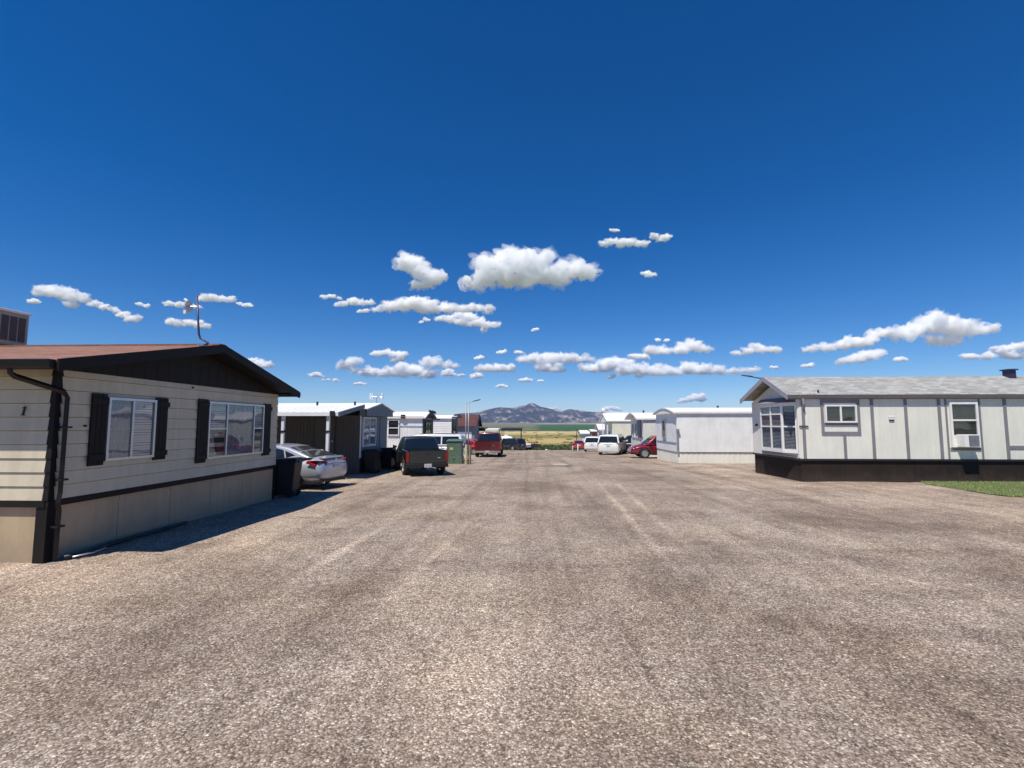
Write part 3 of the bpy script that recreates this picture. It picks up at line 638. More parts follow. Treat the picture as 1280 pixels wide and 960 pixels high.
# ---- 2: blue-grey home with the white porch awning
gY = gz(22)
H2 = thing('mobile_home', 'blue-grey gabled mobile home with an aerial, dark ribbed side wall under a white awning', 'mobile home', (-7.6, 23.0, gY), world=True)
X0, Ya, Yb, Ze = -7.6, 21.05, 25.0, 2.42
rY = 23.03
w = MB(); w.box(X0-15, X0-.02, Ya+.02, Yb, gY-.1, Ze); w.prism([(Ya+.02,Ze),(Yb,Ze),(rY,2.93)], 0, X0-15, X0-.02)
w.build('side_wall', M['shadew'], H2)  # dark siding, deepened to carry the shade under the awning
rb = MB(); ribs(rb, (X0,Ya+.02,0), (-1,0,0), (0,-1,0), .1, 10, gY+.05, Ze, .15, .014, .03); rb.build('siding_ribs', M['shadew'], H2)
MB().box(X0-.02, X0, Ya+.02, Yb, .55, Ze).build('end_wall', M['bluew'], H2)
MB().box(X0-.02, X0-.004, Ya+.05, Yb-.03, gY-.1, .55).build('skirting', M['black'], H2)
MB().prism([(Ya-.12,2.42),(Yb+.12,2.42),(Yb+.12,2.70),(rY+.3,3.0),(rY-.3,3.0),(Ya-.12,2.70)], 0, X0+.0, X0+.26).build('gable_hood', M['bluew'], H2)
MB().box(X0-.005, X0+.03, Ya-.03, Ya+.04, .55, 2.41).build('corner_trim', M['white'], H2)
MB().box(X0-.005, X0+.02, rY+.75, rY+.85, .5, 2.41).build('panel_trim', M['bluew'], H2)
window(H2, (X0,0,0),(0,1,0),(1,0,0), 21.3, 23.05, 1.02, 2.36, mull=(.5,), bars=((.5,),), frame='white', inner=('curtain','blind'), off=.02, fw=.06)
rf = slab([(X0-15,Ya-.1,2.72),(X0+.32,Ya-.1,2.72),(X0+.32,rY,3.06),(X0-15,rY,3.06)], .05)
rf.hexa([(X0-15,rY,3.01),(X0+.32,rY,3.01),(X0+.32,Yb+.2,2.66),(X0-15,Yb+.2,2.66)], [(X0-15,rY,3.06),(X0+.32,rY,3.06),(X0+.32,Yb+.2,2.71),(X0-15,Yb+.2,2.71)])
roof2 = rf.build('roof', M['whiteroof'], H2)
for x_ in (-8.3,-10.1): MB().tube([(x_,22.2,2.9),(x_,22.2,3.1)], .05, 8).build('roof_vent', M['black'], roof2)
MB().box(X0+.262, X0+.30, Ya-.13, Ya-.02, 2.35, 2.72).build('end_cap', M['black'], roof2)
# awning (its own structure, open porch on posts)
AW = thing('porch_awning', 'white sheet metal porch awning on two white posts beside the blue-grey home', 'awning', (-9.5, 19.5, gz(19)), world=True)
xr, xl, yf, yb, zf, zb = -7.42, -15.5, 18.2, 20.92, 2.47, 2.86
pan = MB()
pan.hexa([(xl,yf,zf-.02),(xr,yf,zf-.02),(xr,yb,zb-.02),(xl,yb,zb-.02)], [(xl,yf,zf),(xr,yf,zf),(xr,yb,zb),(xl,yb,zb)])
x_ = xl+.1
while x_ < xr-.05:
    pan.hexa([(x_,yf,zf),(x_+.04,yf,zf),(x_+.04,yb,zb),(x_,yb,zb)], [(x_+.008,yf,zf+.014),(x_+.032,yf,zf+.014),(x_+.032,yb,zb+.014),(x_+.008,yb,zb+.014)]); x_ += .3
pan.build('roof_panel', M['whiteroof'], AW)
MB().box(xl, xr, yf-.09, yf-.002, zf-.11, zf+.03).build('front_beam', M['white'], AW)
MB().hexa([(xr+.002,yf-.09,zf-.14),(xr+.05,yf-.09,zf-.14),(xr+.05,yb,zb-.12),(xr+.002,yb,zb-.12)], [(xr+.002,yf-.09,zf+.03),(xr+.05,yf-.09,zf+.03),(xr+.05,yb,zb+.05),(xr+.002,yb,zb+.05)]).build('side_fascia', M['bluew'], AW)
MB().box(xr-.3, xr-.12, yf-.15, yf-.092, zf-.12, zf+.08).build('gutter_outlet', M['plastic'], AW)
for px_ in (-9.62,-7.85,-13.0):
    p = MB().box(px_-.055, px_+.055, yf+.0, yf+.11, gz(18.3)-.05, zf-.115).build('post', M['white'], AW, bevel=.008)
    MB().box(px_-.065, px_+.065, yf-.02, yf+.13, 1.72, 1.80).build('post_clamp', M['black'], p)
dr = MB().box(-9.6,-8.75,20.99,21.05,.35,2.3).build('door', M['shadew'], H2)
MB().box(-8.86,-8.80,20.94,20.99,1.25,1.33).build('handle', M['alu'], dr)
# aerial
A2 = thing('television_aerial', 'white turbine-like television aerial on the blue-grey home roof', 'aerial', (-6.95, 21.6, 2.9), world=True)
A2.location = (-7.55,23.03,3.05); ORG[A2] = Vector((-7.55,23.03,3.05)); bx_, by_, bz_ = -7.55, 23.03, 3.05
MB().tube([(bx_,by_,bz_),(bx_,by_,bz_+.42)], .018, 6).build('mast', M['alu'], A2)
MB().tube([(bx_-.32,by_,bz_+.34),(bx_+.32,by_,bz_+.30)], .014, 6).build('boom', M['alu'], A2)
for sx_ in (-.30,-.2,.28): MB().box(bx_+sx_-.03, bx_+sx_+.03, by_-.04, by_+.04, bz_+.20, bz_+.50).build('element', M['dishw'], A2)
for sx_ in (-.08,.06,.16): MB().tube([(bx_+sx_,by_-.25,bz_+.30),(bx_+sx_+.03,by_+.25,bz_+.36)], .012, 5).build('crossbar', M['dishw'], A2)

# ---- 3, 4: white homes further along the left side
def plain_home(name, label, s, X0, Ya, Yb, Ze, Zr, L, wallm, roofm, skz=.55, trim='white', hood=None, ribstep=.2, lapped=False, endm=None, ov=.12, ox=.25, rt=.07, skm=None):
    g0 = gz((Ya+Yb)/2)
    H = thing(name, label, 'mobile home', (X0, (Ya+Yb)/2, g0), world=True)
    rY = (Ya+Yb)/2; X1 = X0 + s*L
    w = MB(); w.box(X0+s*.02, X1, Ya+.02, Yb, g0+skz, Ze); w.prism([(Ya+.02,Ze),(Yb,Ze),(rY,Zr-.1)], 0, X0+s*.02, X1)
    if lapped: lap(w, (X0,Ya,0), (s,0,0), (0,-1,0), .02, L, g0+skz, Ze, .23)
    else: ribs(w, (X0,Ya+.02,0), (s,0,0), (0,-1,0), .04, min(L,14), g0+skz, Ze, ribstep, .012, ribstep*.3)
    w.build('wall', M[wallm], H)
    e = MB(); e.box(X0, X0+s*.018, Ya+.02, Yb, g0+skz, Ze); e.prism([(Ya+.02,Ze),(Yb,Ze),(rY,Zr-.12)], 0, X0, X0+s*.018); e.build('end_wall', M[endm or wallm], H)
    k = MB(); k.box(X0+s*.05, X1, Ya+.05, Yb-.03, g0-.25, g0+skz-.01); ribs(k, (X0,Ya+.05,0), (s,0,0), (0,-1,0), .05, min(L,14), g0-.25, g0+skz-.01, .31, .012, .14); ribs(k, (X0+s*.05,Ya,0), (0,1,0), (-s,0,0), .08, Yb-Ya, g0-.25, g0+skz-.01, .31, .012, .14)
    k.build('skirting', M[skm or wallm], H)
    MB().box(X0+s*.03, X1, Ya-.0, Ya+.048, g0+skz-.03, g0+skz-.0).build('skirting_rail', M['louvre'], H)
    n = 6; prof = []
    for i in range(n+1):                                 # low bowed roof
        t_ = i/n; y = (Ya-ov) + (Yb-Ya+2*ov)*t_; prof.append((y, Ze + .03 + (Zr-Ze-.03)*(1-abs(2*t_-1)**1.6)))
    rp = prof + [(y, z-rt) for y, z in prof[::-1]]
    rf = MB()
    for (a_, b_) in zip(prof, prof[1:]):
        rf.prism([a_, b_, (b_[0], b_[1]-rt), (a_[0], a_[1]-rt)], 0, X0-s*ox, X1)
    r = rf.build('roof', M[roofm], H)
    MB().box(X0-s*ox, X1, Ya-ov-.02, Ya-ov, Ze-.07, Ze+.045).build('fascia', M[trim], H)
    return H, r, g0
H3, r3, g3_ = plain_home('mobile_home', 'long white ribbed mobile home behind the dark pickup, a dark shaded gable end', -1, -7.85, 34.3, 38.0, 2.52, 2.98, 16, 'white', 'whiteroof', trim='white', endm='shadew')  # the gable end's shade is painted in by its dark wall colour
window(H3, (-7.85,34.3,0),(-1,0,0),(0,-1,0), 1.68, 2.52, 1.22, 2.36, bars=((.48,),), frame='white', inner=('none',), off=.03, fw=.07)
MB().box(-7.84,-7.3,34.35,38.1,2.35,2.46).build('porch_lintel', M['shadew'], H3)
for y_ in (34.5,35.4): MB().tube([(-7.45,y_,3.0),(-7.15,y_+.1,2.86)], .09, 8).build('lamp_housing', M['black'], H3)
MB().box(-9.4,-9.1,34.1,34.28,2.45,2.72).build('junction_box', M['black'], r3)
MB().tube([(-14,34.0,2.62),(-7.7,34.0,2.56)], .025, 6).build('conduit', M['brickor'], r3)
window(H3, (-7.85,34.3,0),(0,1,0),(1,0,0), .7, 2.6, .9, 2.2, mull=(.5,), frame='black', inner=('none',), off=.03, fw=.06)
H4, r4, g4_ = plain_home('mobile_home', 'white lap-sided mobile home between the ribbed white home and the maroon roof', -1, -7.85, 46.8, 50.6, 2.62, 2.98, 16, 'white', 'whiteroof', lapped=True, endm='shadew', skz=.6, ox=.45)  # end wall of this white home coloured dark to stand for its shade
window(H4, (-7.85,46.8,0),(0,1,0),(1,0,0), .6, 2.2, .6, 2.1, frame='black', inner=('none',), off=.03, fw=.07)
MB().prism([(46.6,2.66),(50.8,2.66),(48.7,3.06)], 0, -7.85, -7.35).build('gable_hood', M['black'], H4)
H5 = thing('house', 'slate-blue house with a maroon shingled roof and a pale garage front', 'house', (-7.8, 68, gz(68)), world=True)
MB().box(-16,-7.9,66,72,gz(68)-.2,1.75).build('wall', M['slate'], H5)
gd = MB().box(-10.6,-8.3,65.93,65.998,gz(66)-.1,.98).build('garage_door', M['white'], H5)
MB().prism([(65.7,1.72),(72.3,1.72),(69,3.25)], 0, -15.9, -7.95).build('gable', M['slate'], H5)
rf = slab([(-16.3,65.5,1.78),(-7.6,65.5,1.78),(-7.6,69,3.4),(-16.3,69,3.4)], .12); rf.hexa([(-16.3,69,3.28),(-7.6,69,3.28),(-7.6,72.5,1.66),(-16.3,72.5,1.66)], [(-16.3,69,3.4),(-7.6,69,3.4),(-7.6,72.5,1.78),(-16.3,72.5,1.78)])
rf.build('roof', M['maroon'], H5)
MB().prism([(65.5,1.60),(69,3.22),(72.5,1.60),(72.5,1.82),(69,3.44),(65.5,1.82)], 0, -7.6, -7.5).build('rake_board', M['black'], H5)

# ---- right side: grey home with the bay window
H6 = thing('mobile_home', 'pale grey mobile home with lilac battens, a bay window and dark brown skirting', 'mobile home', (10.2, 20.8, gz(20)), world=True)
X0, Ya, Yb, Ze, L6, gb = 10.2, 18.85, 22.75, 3.02, 17, gz(20.5)
rY = 20.55
w = MB(); w.box(X0, X0+L6, Ya, Yb, .68, Ze); w.prism([(Ya,Ze),(Yb,Ze),(rY,3.78)], 0, X0, X0+L6)
for i in range(int(L6/.2)): x_ = X0+.1+i*.2; w.box(x_-.006, x_+.006, Ya-.004, Ya, .70, Ze)
w.build('wall', M['greyw'], H6)
k = MB(); k.box(X0+.03, X0+L6, Ya+.03, Yb-.03, gb-.2, .66)
for i in range(14): x_ = X0+.5+i*1.22; k.box(x_-.01, x_+.01, Ya+.022, Ya+.03, gb-.2, .66)
k.build('skirting', M['dkskirt'], H6)
k = MB(); k.box(X0-.03, X0+L6, Ya-.03, Ya+.02, .66, .735); k.box(X0-.03, X0+.02, Ya+.021, Yb+.02, .66, .735); k.build('skirting_rail', M['black'], H6)
def batten(x, z0=.74, z1=2.99, wd=.10): MB().box(x-wd/2, x+wd/2, Ya-.026, Ya-.001, z0, z1).build('batten', M['lilac'], H6)
for x_ in (10.36,12.92,14.16,15.39,15.64,16.86,17.78,20.4,21.6,22.8,24.0): batten(x_, wd=.06 if x_ in (15.64,16.86) else .11)
batten(11.86, .74, 1.62)
batten(19.2)
MB().box(17.84,19.14,Ya-.026,Ya-.001,1.12,1.24).build('window_apron', M['lilac'], H6)
fr = MB(); fr.box(11.02,11.12,Ya-.028,Ya-.001,1.64,2.98); fr.box(12.36,12.47,Ya-.028,Ya-.001,1.64,2.98); fr.box(11.12,12.36,Ya-.028,Ya-.001,1.64,1.76); fr.box(11.12,12.36,Ya-.028,Ya-.001,2.84,2.98); fr.box(11.12,12.36,Ya-.024,Ya-.001,2.0,2.09); fr.build('window_surround', M['lilac'], H6)
window(H6, (0,Ya,0),(1,0,0),(0,-1,0), 11.15, 12.33, 2.1, 2.78, mull=(.5,), frame='white', inner=('none',), off=.03, fw=.06)
MB().box(15.7,16.8,Ya-.026,Ya-.001,1.06,1.16).build('window_apron', M['lilac'], H6)
wac = window(H6, (0,Ya,0),(1,0,0),(0,-1,0), 15.74, 16.76, 1.18, 2.87, bars=((.60,),(.25,)), frame='white', inner=('none',), off=.03, fw=.075)
MB().box(15.82,16.68,Ya-.06,Ya-.045,1.26,1.58).build('filler_panel', M['white'], wac)
vt = MB().box(13.52,13.72,Ya-.03,Ya-.001,2.22,2.27); vt.box(13.5,13.74,Ya-.02,Ya-.001,2.30,2.34); vt.build('wall_vent', M['white'], H6)
MB().box(13.53,13.71,Ya-.034,Ya-.002,2.17,2.20).build('vent_slot', M['black'], H6)
AC = thing('window_air_conditioner', 'white window air conditioner jutting from the grey home wall', 'air conditioner', (16.3, Ya-.2, 1.18), world=True)
MB().box(15.90,16.42,Ya-.42,Ya-.062,1.2,1.66).build('casing', M['white'], AC, bevel=.012)
l = MB()
for i in range(9): l.box(16.06,16.39,Ya-.432,Ya-.421,1.25+i*.042,1.275+i*.042)
l.build('grille', M['alu'], AC); MB().box(16.04,16.40,Ya-.424,Ya-.4205,1.235,1.63).build('coil', M['louvre'], AC)
xe, ov, ez, rz2, ye = 9.74, .10, 3.17, 4.02, 18.74
yf_ = 22.75+.1
rf = slab([(xe,ye,ez),(X0+L6,ye,ez),(X0+L6,rY,rz2),(xe,rY,rz2)], .05)
rf.hexa([(xe,rY,rz2-.05),(X0+L6,rY,rz2-.05),(X0+L6,yf_,ez-.05),(xe,yf_,ez-.05)], [(xe,rY,rz2),(X0+L6,rY,rz2),(X0+L6,yf_,ez),(xe,yf_,ez)])
r6 = rf.build('roof', M['greyroof'], H6)
vb = MB().box(19.46,19.72,20.3,20.6,3.9,4.24); vb.box(19.41,19.77,20.24,20.66,4.24,4.29); vb.build('roof_vent', M['bluepole'], r6)
MB().tube([(11.0,18.9,3.25),(11.0,18.9,3.36)], .03, 8).build('vent_pipe', M['black'], r6)
MB().box(xe+.02, X0+L6, ye-.03, ye-.001, ez-.15, ez-.005).build('fascia', M['fascia'], H6)
so = MB(); so.box(xe+.02, X0+L6, ye, Ya-.003, ez-.165, ez-.145); so.build('soffit', M['fascia'], H6)
fa = MB()
for (ya, za), (yb, zb) in (((ye-.03, ez), (rY, rz2)), ((rY, rz2), (yf_+.02, ez))):
    fa.hexa([(xe-.03,ya,za-.19),(xe-.001,ya,za-.19),(xe-.001,yb,zb-.19),(xe-.03,yb,zb-.19)], [(xe-.03,ya,za+.012),(xe-.001,ya,za+.012),(xe-.001,yb,zb+.012),(xe-.03,yb,zb+.012)])
fa.build('rake_board', M['lilacl'], H6)
# bay window
P_ = [(X0,19.02),(X0-.27,19.62),(X0-.27,21.40),(X0,21.95)]
by = MB(); by.hexa([(x,y,.92) for x,y in P_], [(x,y,1.0) for x,y in P_]); bh = MB().hexa([(x,y,2.82) for x,y in P_], [(x,y,2.90) for x,y in P_])
ins = [(X0,19.06),(X0-.23,19.64),(X0-.23,21.38),(X0,21.91)]
bay = by.build('bay_window', M['white'], H6); bh.build('bay_head', M['white'], bay)
hd = MB(); o_ = [(X0,18.92),(X0-.36,19.56),(X0-.36,21.46),(X0,22.05)]; hd.hexa([(x,y,2.9) for x,y in o_], [(X0,19.05,3.12),(X0-.12,19.75,3.10),(X0-.12,21.3,3.10),(X0,21.9,3.12)]); hd.build('bay_hood', M['lilac'], bay)
MB().hexa([(x,y,.80) for x,y in ins], [(x,y,.918) for x,y in P_]).build('bay_base', M['lilac'], bay)
MB().hexa([(X0-.003,19.15,1.0),(X0-.06,19.7,1.0),(X0-.06,21.35,1.0),(X0-.003,21.85,1.0)], [(X0-.003,19.15,2.82),(X0-.06,19.7,2.82),(X0-.06,21.35,2.82),(X0-.003,21.85,2.82)]).build('bay_room', M['room'], bay)
def facet(p, q, bars, mull):
    U = Vector((q[0]-p[0], q[1]-p[1], 0)); Ln = U.length; U.normalize(); Nn = Vector((-U.y, U.x, 0))
    if Nn.x > 0: Nn = -Nn
    f = MB(); a = ((p[0],p[1],0), U, Nn); fw = .07
    f.obox(*a, 0, fw, -.05, .0, 1.0, 2.82).obox(*a, Ln-fw, Ln, -.05, .0, 1.0, 2.82)
    f.obox(*a, fw, Ln-fw, -.05, -.002, 1.0, 1.07).obox(*a, fw, Ln-fw, -.05, -.002, 2.75, 2.82)
    for b in bars: f.obox(*a, fw, Ln-fw, -.045, -.004, b-.03, b+.03)
    for m_2 in mull: f.obox(*a, Ln*m_2-.04, Ln*m_2+.04, -.048, -.001, 1.07, 2.75)
    f.build('bay_frame', M['white'], bay)
    MB().obox(*a, fw, Ln-fw, -.03, -.025, 1.07, 2.75).build('pane', M['pane'], bay)
    s = MB()
    for i in range(30): z = 1.1 + i*.055; s.obox(*a, fw+.01, Ln-fw-.01, -.075, -.065, z-.012, z+.012)
    s.build('blind', M['blind'], bay)
facet(P_[0], P_[1], (1.95,), ()); facet(P_[1], P_[2], (1.95,2.45), (.5,)); facet(P_[2], P_[3], (1.95,), ())
MB().box(X0-.035,X0-.001,18.87,18.95,.76,3.0).build('corner_board', M['greyw'], H6)
wl = MB().box(X0-.07,X0-.003,22.25,22.33,1.95,2.06).build('wall_light', M['black'], H6)
MB().box(X0-.02,X0+.32,Ya-.04,Ya-.027,1.93,1.99).build('name_plate', M['louvre'], H6)
MB().tube([(10.3,18.70,3.02),(10.33,18.72,2.8),(10.37,18.79,2.65)], .045, 8).build('gutter_elbow', M['lilacl'], H6)

# street lamp whose arm shows over the grey home's ridge
SLm = thing('street_lamp', 'dark street lamp whose arm pokes out above the grey home ridge', 'street lamp', (12.7, 26, gz(26)), world=True)
MB().tube([(12.7,26,gz(26)-.1),(12.7,26,4.42)], .06, 10, .045).build('pole', M['black'], SLm, smooth=True)
MB().tube([(12.75,26,4.38),(12.2,26,4.47),(11.7,26,4.56)], .03, 8).build('arm', M['black'], SLm, smooth=True)
MB().hexa([(11.75,25.92,4.53),(11.75,26.08,4.53),(11.2,26.08,4.63),(11.2,25.92,4.63)], [(11.75,25.94,4.60),(11.75,26.06,4.60),(11.2,26.06,4.67),(11.2,25.94,4.67)]).build('lamp_head', M['black'], SLm)

# ---- right side: white ribbed home
H7, r7, g7_ = plain_home('mobile_home', 'bright white ribbed mobile home with pale green-grey skirting right of the red SUV', 1, 8.8, 29.7, 34.6, 2.76, 3.12, 16, 'whitew', 'whiteroof', skz=.72, ribstep=.1, ov=.07, ox=.22, skm='greyw')
MB().prism([(29.6,2.70),(34.7,2.70),(34.7,2.78),(32.15,3.06),(29.6,2.78)], 0, 8.62, 8.8).build('gable_hood', M['whitew'], H7)
window(H7, (8.8,29.7,0),(0,1,0),(-1,0,0), 2.35, 3.15, 1.15, 2.35, frame='alu', inner=('none',), off=.03, fw=.07)
MB().box(8.76,8.799,29.9,34.4,.88,.92).build('belt_trim', M['alu'], H7)
mt = MB().box(8.74,8.9,29.62,29.7,1.55,1.75); mt.box(8.76,8.86,29.64,29.7,.3,1.55); mt.build('conduit', M['alu'], H7)
MB().tube([(8.8+.05,29.62,1.66),(8.85,29.55,1.66)], .07, 14).build('electric_meter', M['alu'], H7)
for x_ in (12.2,15.0): MB().tube([(x_,32.1,3.1),(x_,32.1,3.25)], .07, 8).build('roof_vent', M['black'], r7)
# ---- right: grey-white home with the glazed porch
H8, r8, g8_ = plain_home('mobile_home', 'off-white home with a small glazed porch corner behind the red SUV', 1, 8.8, 38.6, 43.4, 2.46, 3.0, 15, 'greyw', 'whiteroof', skz=.6, ribstep=.25, ov=.08, ox=.55)
MB().box(8.70,8.799,39.2,40.4,1.0,2.36).build('porch_screen', M['lilac'], H8)
for y_ in (40.9,42.1): window(H8, (8.8,38.6,0),(0,1,0),(-1,0,0), y_-38.6-.4, y_-38.6+.5, .9, 2.2, frame='white', inner=('blind',), off=.03, fw=.09)
for x_ in (9.4,11.3): MB().tube([(x_,41,2.98),(x_,41,3.2)], .07, 8).build('roof_vent', M['black'], r8)
MB().box(8.76,8.80,38.7,43.2,.95,1.0).build('belt_trim', M['louvre'], H8)
# ---- right: cream home with the steep white roof
H9 = thing('mobile_home', 'cream home with a white pitched roof behind the white minivan', 'mobile home', (8.7, 55.8, gz(56)), world=True)
MB().box(8.75,24,53.05,58.6,gz(56)-.3,2.30).build('wall', M['offwhite'], H9)
MB().prism([(53.05,2.30),(58.6,2.30),(55.8,3.1)], 0, 8.75, 24).build('gable', M['white'], H9)
MB().box(8.2,8.3,53.1,53.3,gz(54)-.2,2.3).build('porch_post', M['white'], H9); MB().box(8.2,8.3,56.5,56.7,gz(56)-.2,2.5).build('porch_post', M['white'], H9)
rf = slab([(8.1,52.95,2.42),(24,52.95,2.42),(24,55.8,3.34),(8.1,55.8,3.34)], .1); rf.hexa([(8.1,55.8,3.24),(24,55.8,3.24),(24,59,2.26),(8.1,59,2.26)], [(8.1,55.8,3.34),(24,55.8,3.34),(24,59,2.36),(8.1,59,2.36)]); rf.build('roof', M['whiteroof'], H9)
MB().prism([(53.0,2.26),(58.6,2.26),(55.8,3.2)], 0, 8.2, 8.28).build('porch_gable', M['white'], H9)
MB().box(8.73,8.749,54.6,55.6,gz(55),1.2).build('door', M['lilac'], H9)
# two small homes past it
def tiny_home(label, X0, Ya, Yb, Ze, Zr, wallm, roofm, L=9, face=None):
    g = gz((Ya+Yb)/2); H = thing('mobile_home', label, 'mobile home', (X0,(Ya+Yb)/2,g), world=True)
    MB().box(X0,X0+L,Ya,Yb,g-.3,Ze).build('wall', M[wallm], H); m_ = (Ya+Yb)/2
    if Zr - Ze > .25: MB().prism([(Ya,Ze),(Yb,Ze),(m_,Zr-.12)], 0, X0+.02, X0+L).build('gable', M['white'], H)
    rf = slab([(X0-.3,Ya-.3,Ze),(X0+L,Ya-.3,Ze),(X0+L,m_,Zr),(X0-.3,m_,Zr)], .12); rf.hexa([(X0-.3,m_,Zr-.12),(X0+L,m_,Zr-.12),(X0+L,Yb+.3,Ze-.12),(X0-.3,Yb+.3,Ze-.12)], [(X0-.3,m_,Zr),(X0+L,m_,Zr),(X0+L,Yb+.3,Ze),(X0-.3,Yb+.3,Ze)]); rf.build('roof', M[roofm], H)
    for y_ in (Ya+.6, Ya+1.9):
        f = MB().box(X0-.05,X0-.001,y_,y_+.8,Ze-1.4,Ze-.5).build('window', M['white'], H); MB().box(X0-.056,X0-.051,y_+.08,y_+.72,Ze-1.3,Ze-.6).build('pane', M['sideglass'], f)
    return H
H10 = tiny_home('small white gabled home in the gap left of the cream home', 9.0, 64, 67.5, 1.35, 2.05, 'white', 'whiteroof')
H11 = tiny_home('small orange-brown walled home with a white roof edge past the white cars', 9.2, 74, 77.5, 1.0, 1.22, 'brickor', 'whiteroof')
H12 = tiny_home('tiny white-roofed home, farthest on the right side of the lot', 8.6, 84, 88, .45, .95, 'white', 'whiteroof', L=6)

# satellite dish on a pole
D = thing('satellite_dish', 'round white satellite dish above the cream home gable', 'satellite dish', (8.3, 56.4, 3.2), world=True)
MB().tube([(8.35,55.75,3.2),(8.2,55.6,3.62)], .03, 6).build('arm', M['alu'], D)
MB().lathe([(0,.0),(.03,.12),(.08,.24),(.09,.24),(.045,.12),(.02,.0)], (8.18,55.5,3.62), 'y', 18).build('dish', M['dishw'], D, smooth=True)
# ----------------------------------------------------------------- vehicles
def carpaint(name, col, metal=.0, rough=.28):
    m, nt, b = nodes(name); L = nt.links.new
    tc = N(nt, 'ShaderNodeTexCoord'); n = N(nt, 'ShaderNodeTexNoise', Scale=2.0, Detail=5.0); L(tc.outputs['Object'], n.inputs['Vector'])
    sp = N(nt, 'ShaderNodeSeparateXYZ'); L(tc.outputs['Object'], sp.inputs[0])
    d = N(nt, 'ShaderNodeMapRange'); d.inputs['From Min'].default_value = .25; d.inputs['From Max'].default_value = .75; d.inputs['To Min'].default_value = .45; d.inputs['To Max'].default_value = .04; L(sp.outputs[2], d.inputs[0])
    mu = N(nt, 'ShaderNodeMath', operation='MULTIPLY'); L(d.outputs[0], mu.inputs[0]); L(n.outputs[0], mu.inputs[1])
    L(mix(nt, col, (.23,.19,.16), mu.outputs[0]), b.inputs['Base Color'])       # road dust on the sills
    r = N(nt, 'ShaderNodeMapRange'); r.inputs['To Min'].default_value = rough-.06; r.inputs['To Max'].default_value = rough+.14; L(n.outputs[0], r.inputs[0]); L(r.outputs[0], b.inputs['Roughness'])
    b.inputs['Metallic'].default_value = metal; b.inputs['Coat Weight'].default_value = .8; b.inputs['Coat Roughness'].default_value = .05
    return m
CP = dict(silver=carpaint('silver_paint', (.50,.52,.57), .45), dgreen=carpaint('dark_green_paint', (.017,.022,.019), .2, .3), red=carpaint('dark_red_paint', (.11,.008,.012), .25),
          cherry=carpaint('cherry_paint', (.24,.008,.028), .35, .22), white=carpaint('white_paint', (.76,.77,.76)), black=carpaint('black_paint', (.016,.017,.02), .1), brightred=carpaint('bright_red_paint', (.42,.03,.03)), grey=carpaint('grey_paint', (.12,.13,.14), .4))

def interp(st, y):
    for a, b in zip(st, st[1:]):
        if a[0] <= y <= b[0]:
            t = (y-a[0])/(b[0]-a[0]); t = t*t*(3-2*t) if abs(b[3]-a[3]) > .08 else t
            return [y] + [a[i] + (b[i]-a[i])*t for i in (1,2,3)]
    return list(st[-1] if y > st[-1][0] else st[0])

def shell(st, n=28, e=4.2, tumble=.05):
    ys = sorted(set([round(st[0][0] + (st[-1][0]-st[0][0])*i/60, 4) for i in range(61)] + [s[0] for s in st]))
    mb = MB(); rings = []
    for y in ys:
        _, zb, zt, w = interp(st, y); zc, h = (zb+zt)/2, (zt-zb)/2; ring = []
        for k in range(n):
            t = 2*math.pi*(k+.5)/n; c, s = math.cos(t), math.sin(t)
            x = w*math.copysign(abs(c)**(2/e), c); z = math.copysign(abs(s)**(2/e), s)
            x *= 1 - tumble*max(0, z) - .04*max(0, -z); ring.append((x, y, zc + h*z))
        rings.append(ring)
    vs = [p for r in rings for p in r]; fs = []
    for i in range(len(ys)-1):
        for k in range(n):
            k2 = (k+1) % n; fs.append((i*n+k, i*n+k2, (i+1)*n+k2, (i+1)*n+k))
    fs += [tuple(range(n))[::-1], tuple((len(ys)-1)*n+k for k in range(n))]
    return mb.add(vs, fs)

def cut(mb, holes, name, m, parent, smooth=True):
    """body shell with the wheel arches (and other openings) cut out of it"""
    a = bpy.data.objects.new('tmp_a', mb.mesh('tmp_a')); COL.objects.link(a); tmp = [a]
    for h in holes:
        b = bpy.data.objects.new('tmp_b', h.mesh('tmp_b')); COL.objects.link(b); tmp.append(b)
        md = a.modifiers.new('c', 'BOOLEAN'); md.operation = 'DIFFERENCE'; md.object = b; md.solver = 'EXACT'
    dg = bpy.context.evaluated_depsgraph_get(); dg.update()
    me = bpy.data.meshes.new_from_object(a.evaluated_get(dg)); me.name = name
    for t in tmp: bpy.data.objects.remove(t)
    me.materials.clear(); me.materials.append(m)
    me.shade_smooth(); me.set_sharp_from_angle(angle=R(38))
    o = bpy.data.objects.new(name, me); COL.objects.link(o); o.parent = parent; ORG[o] = Vector((0,0,0)); return o

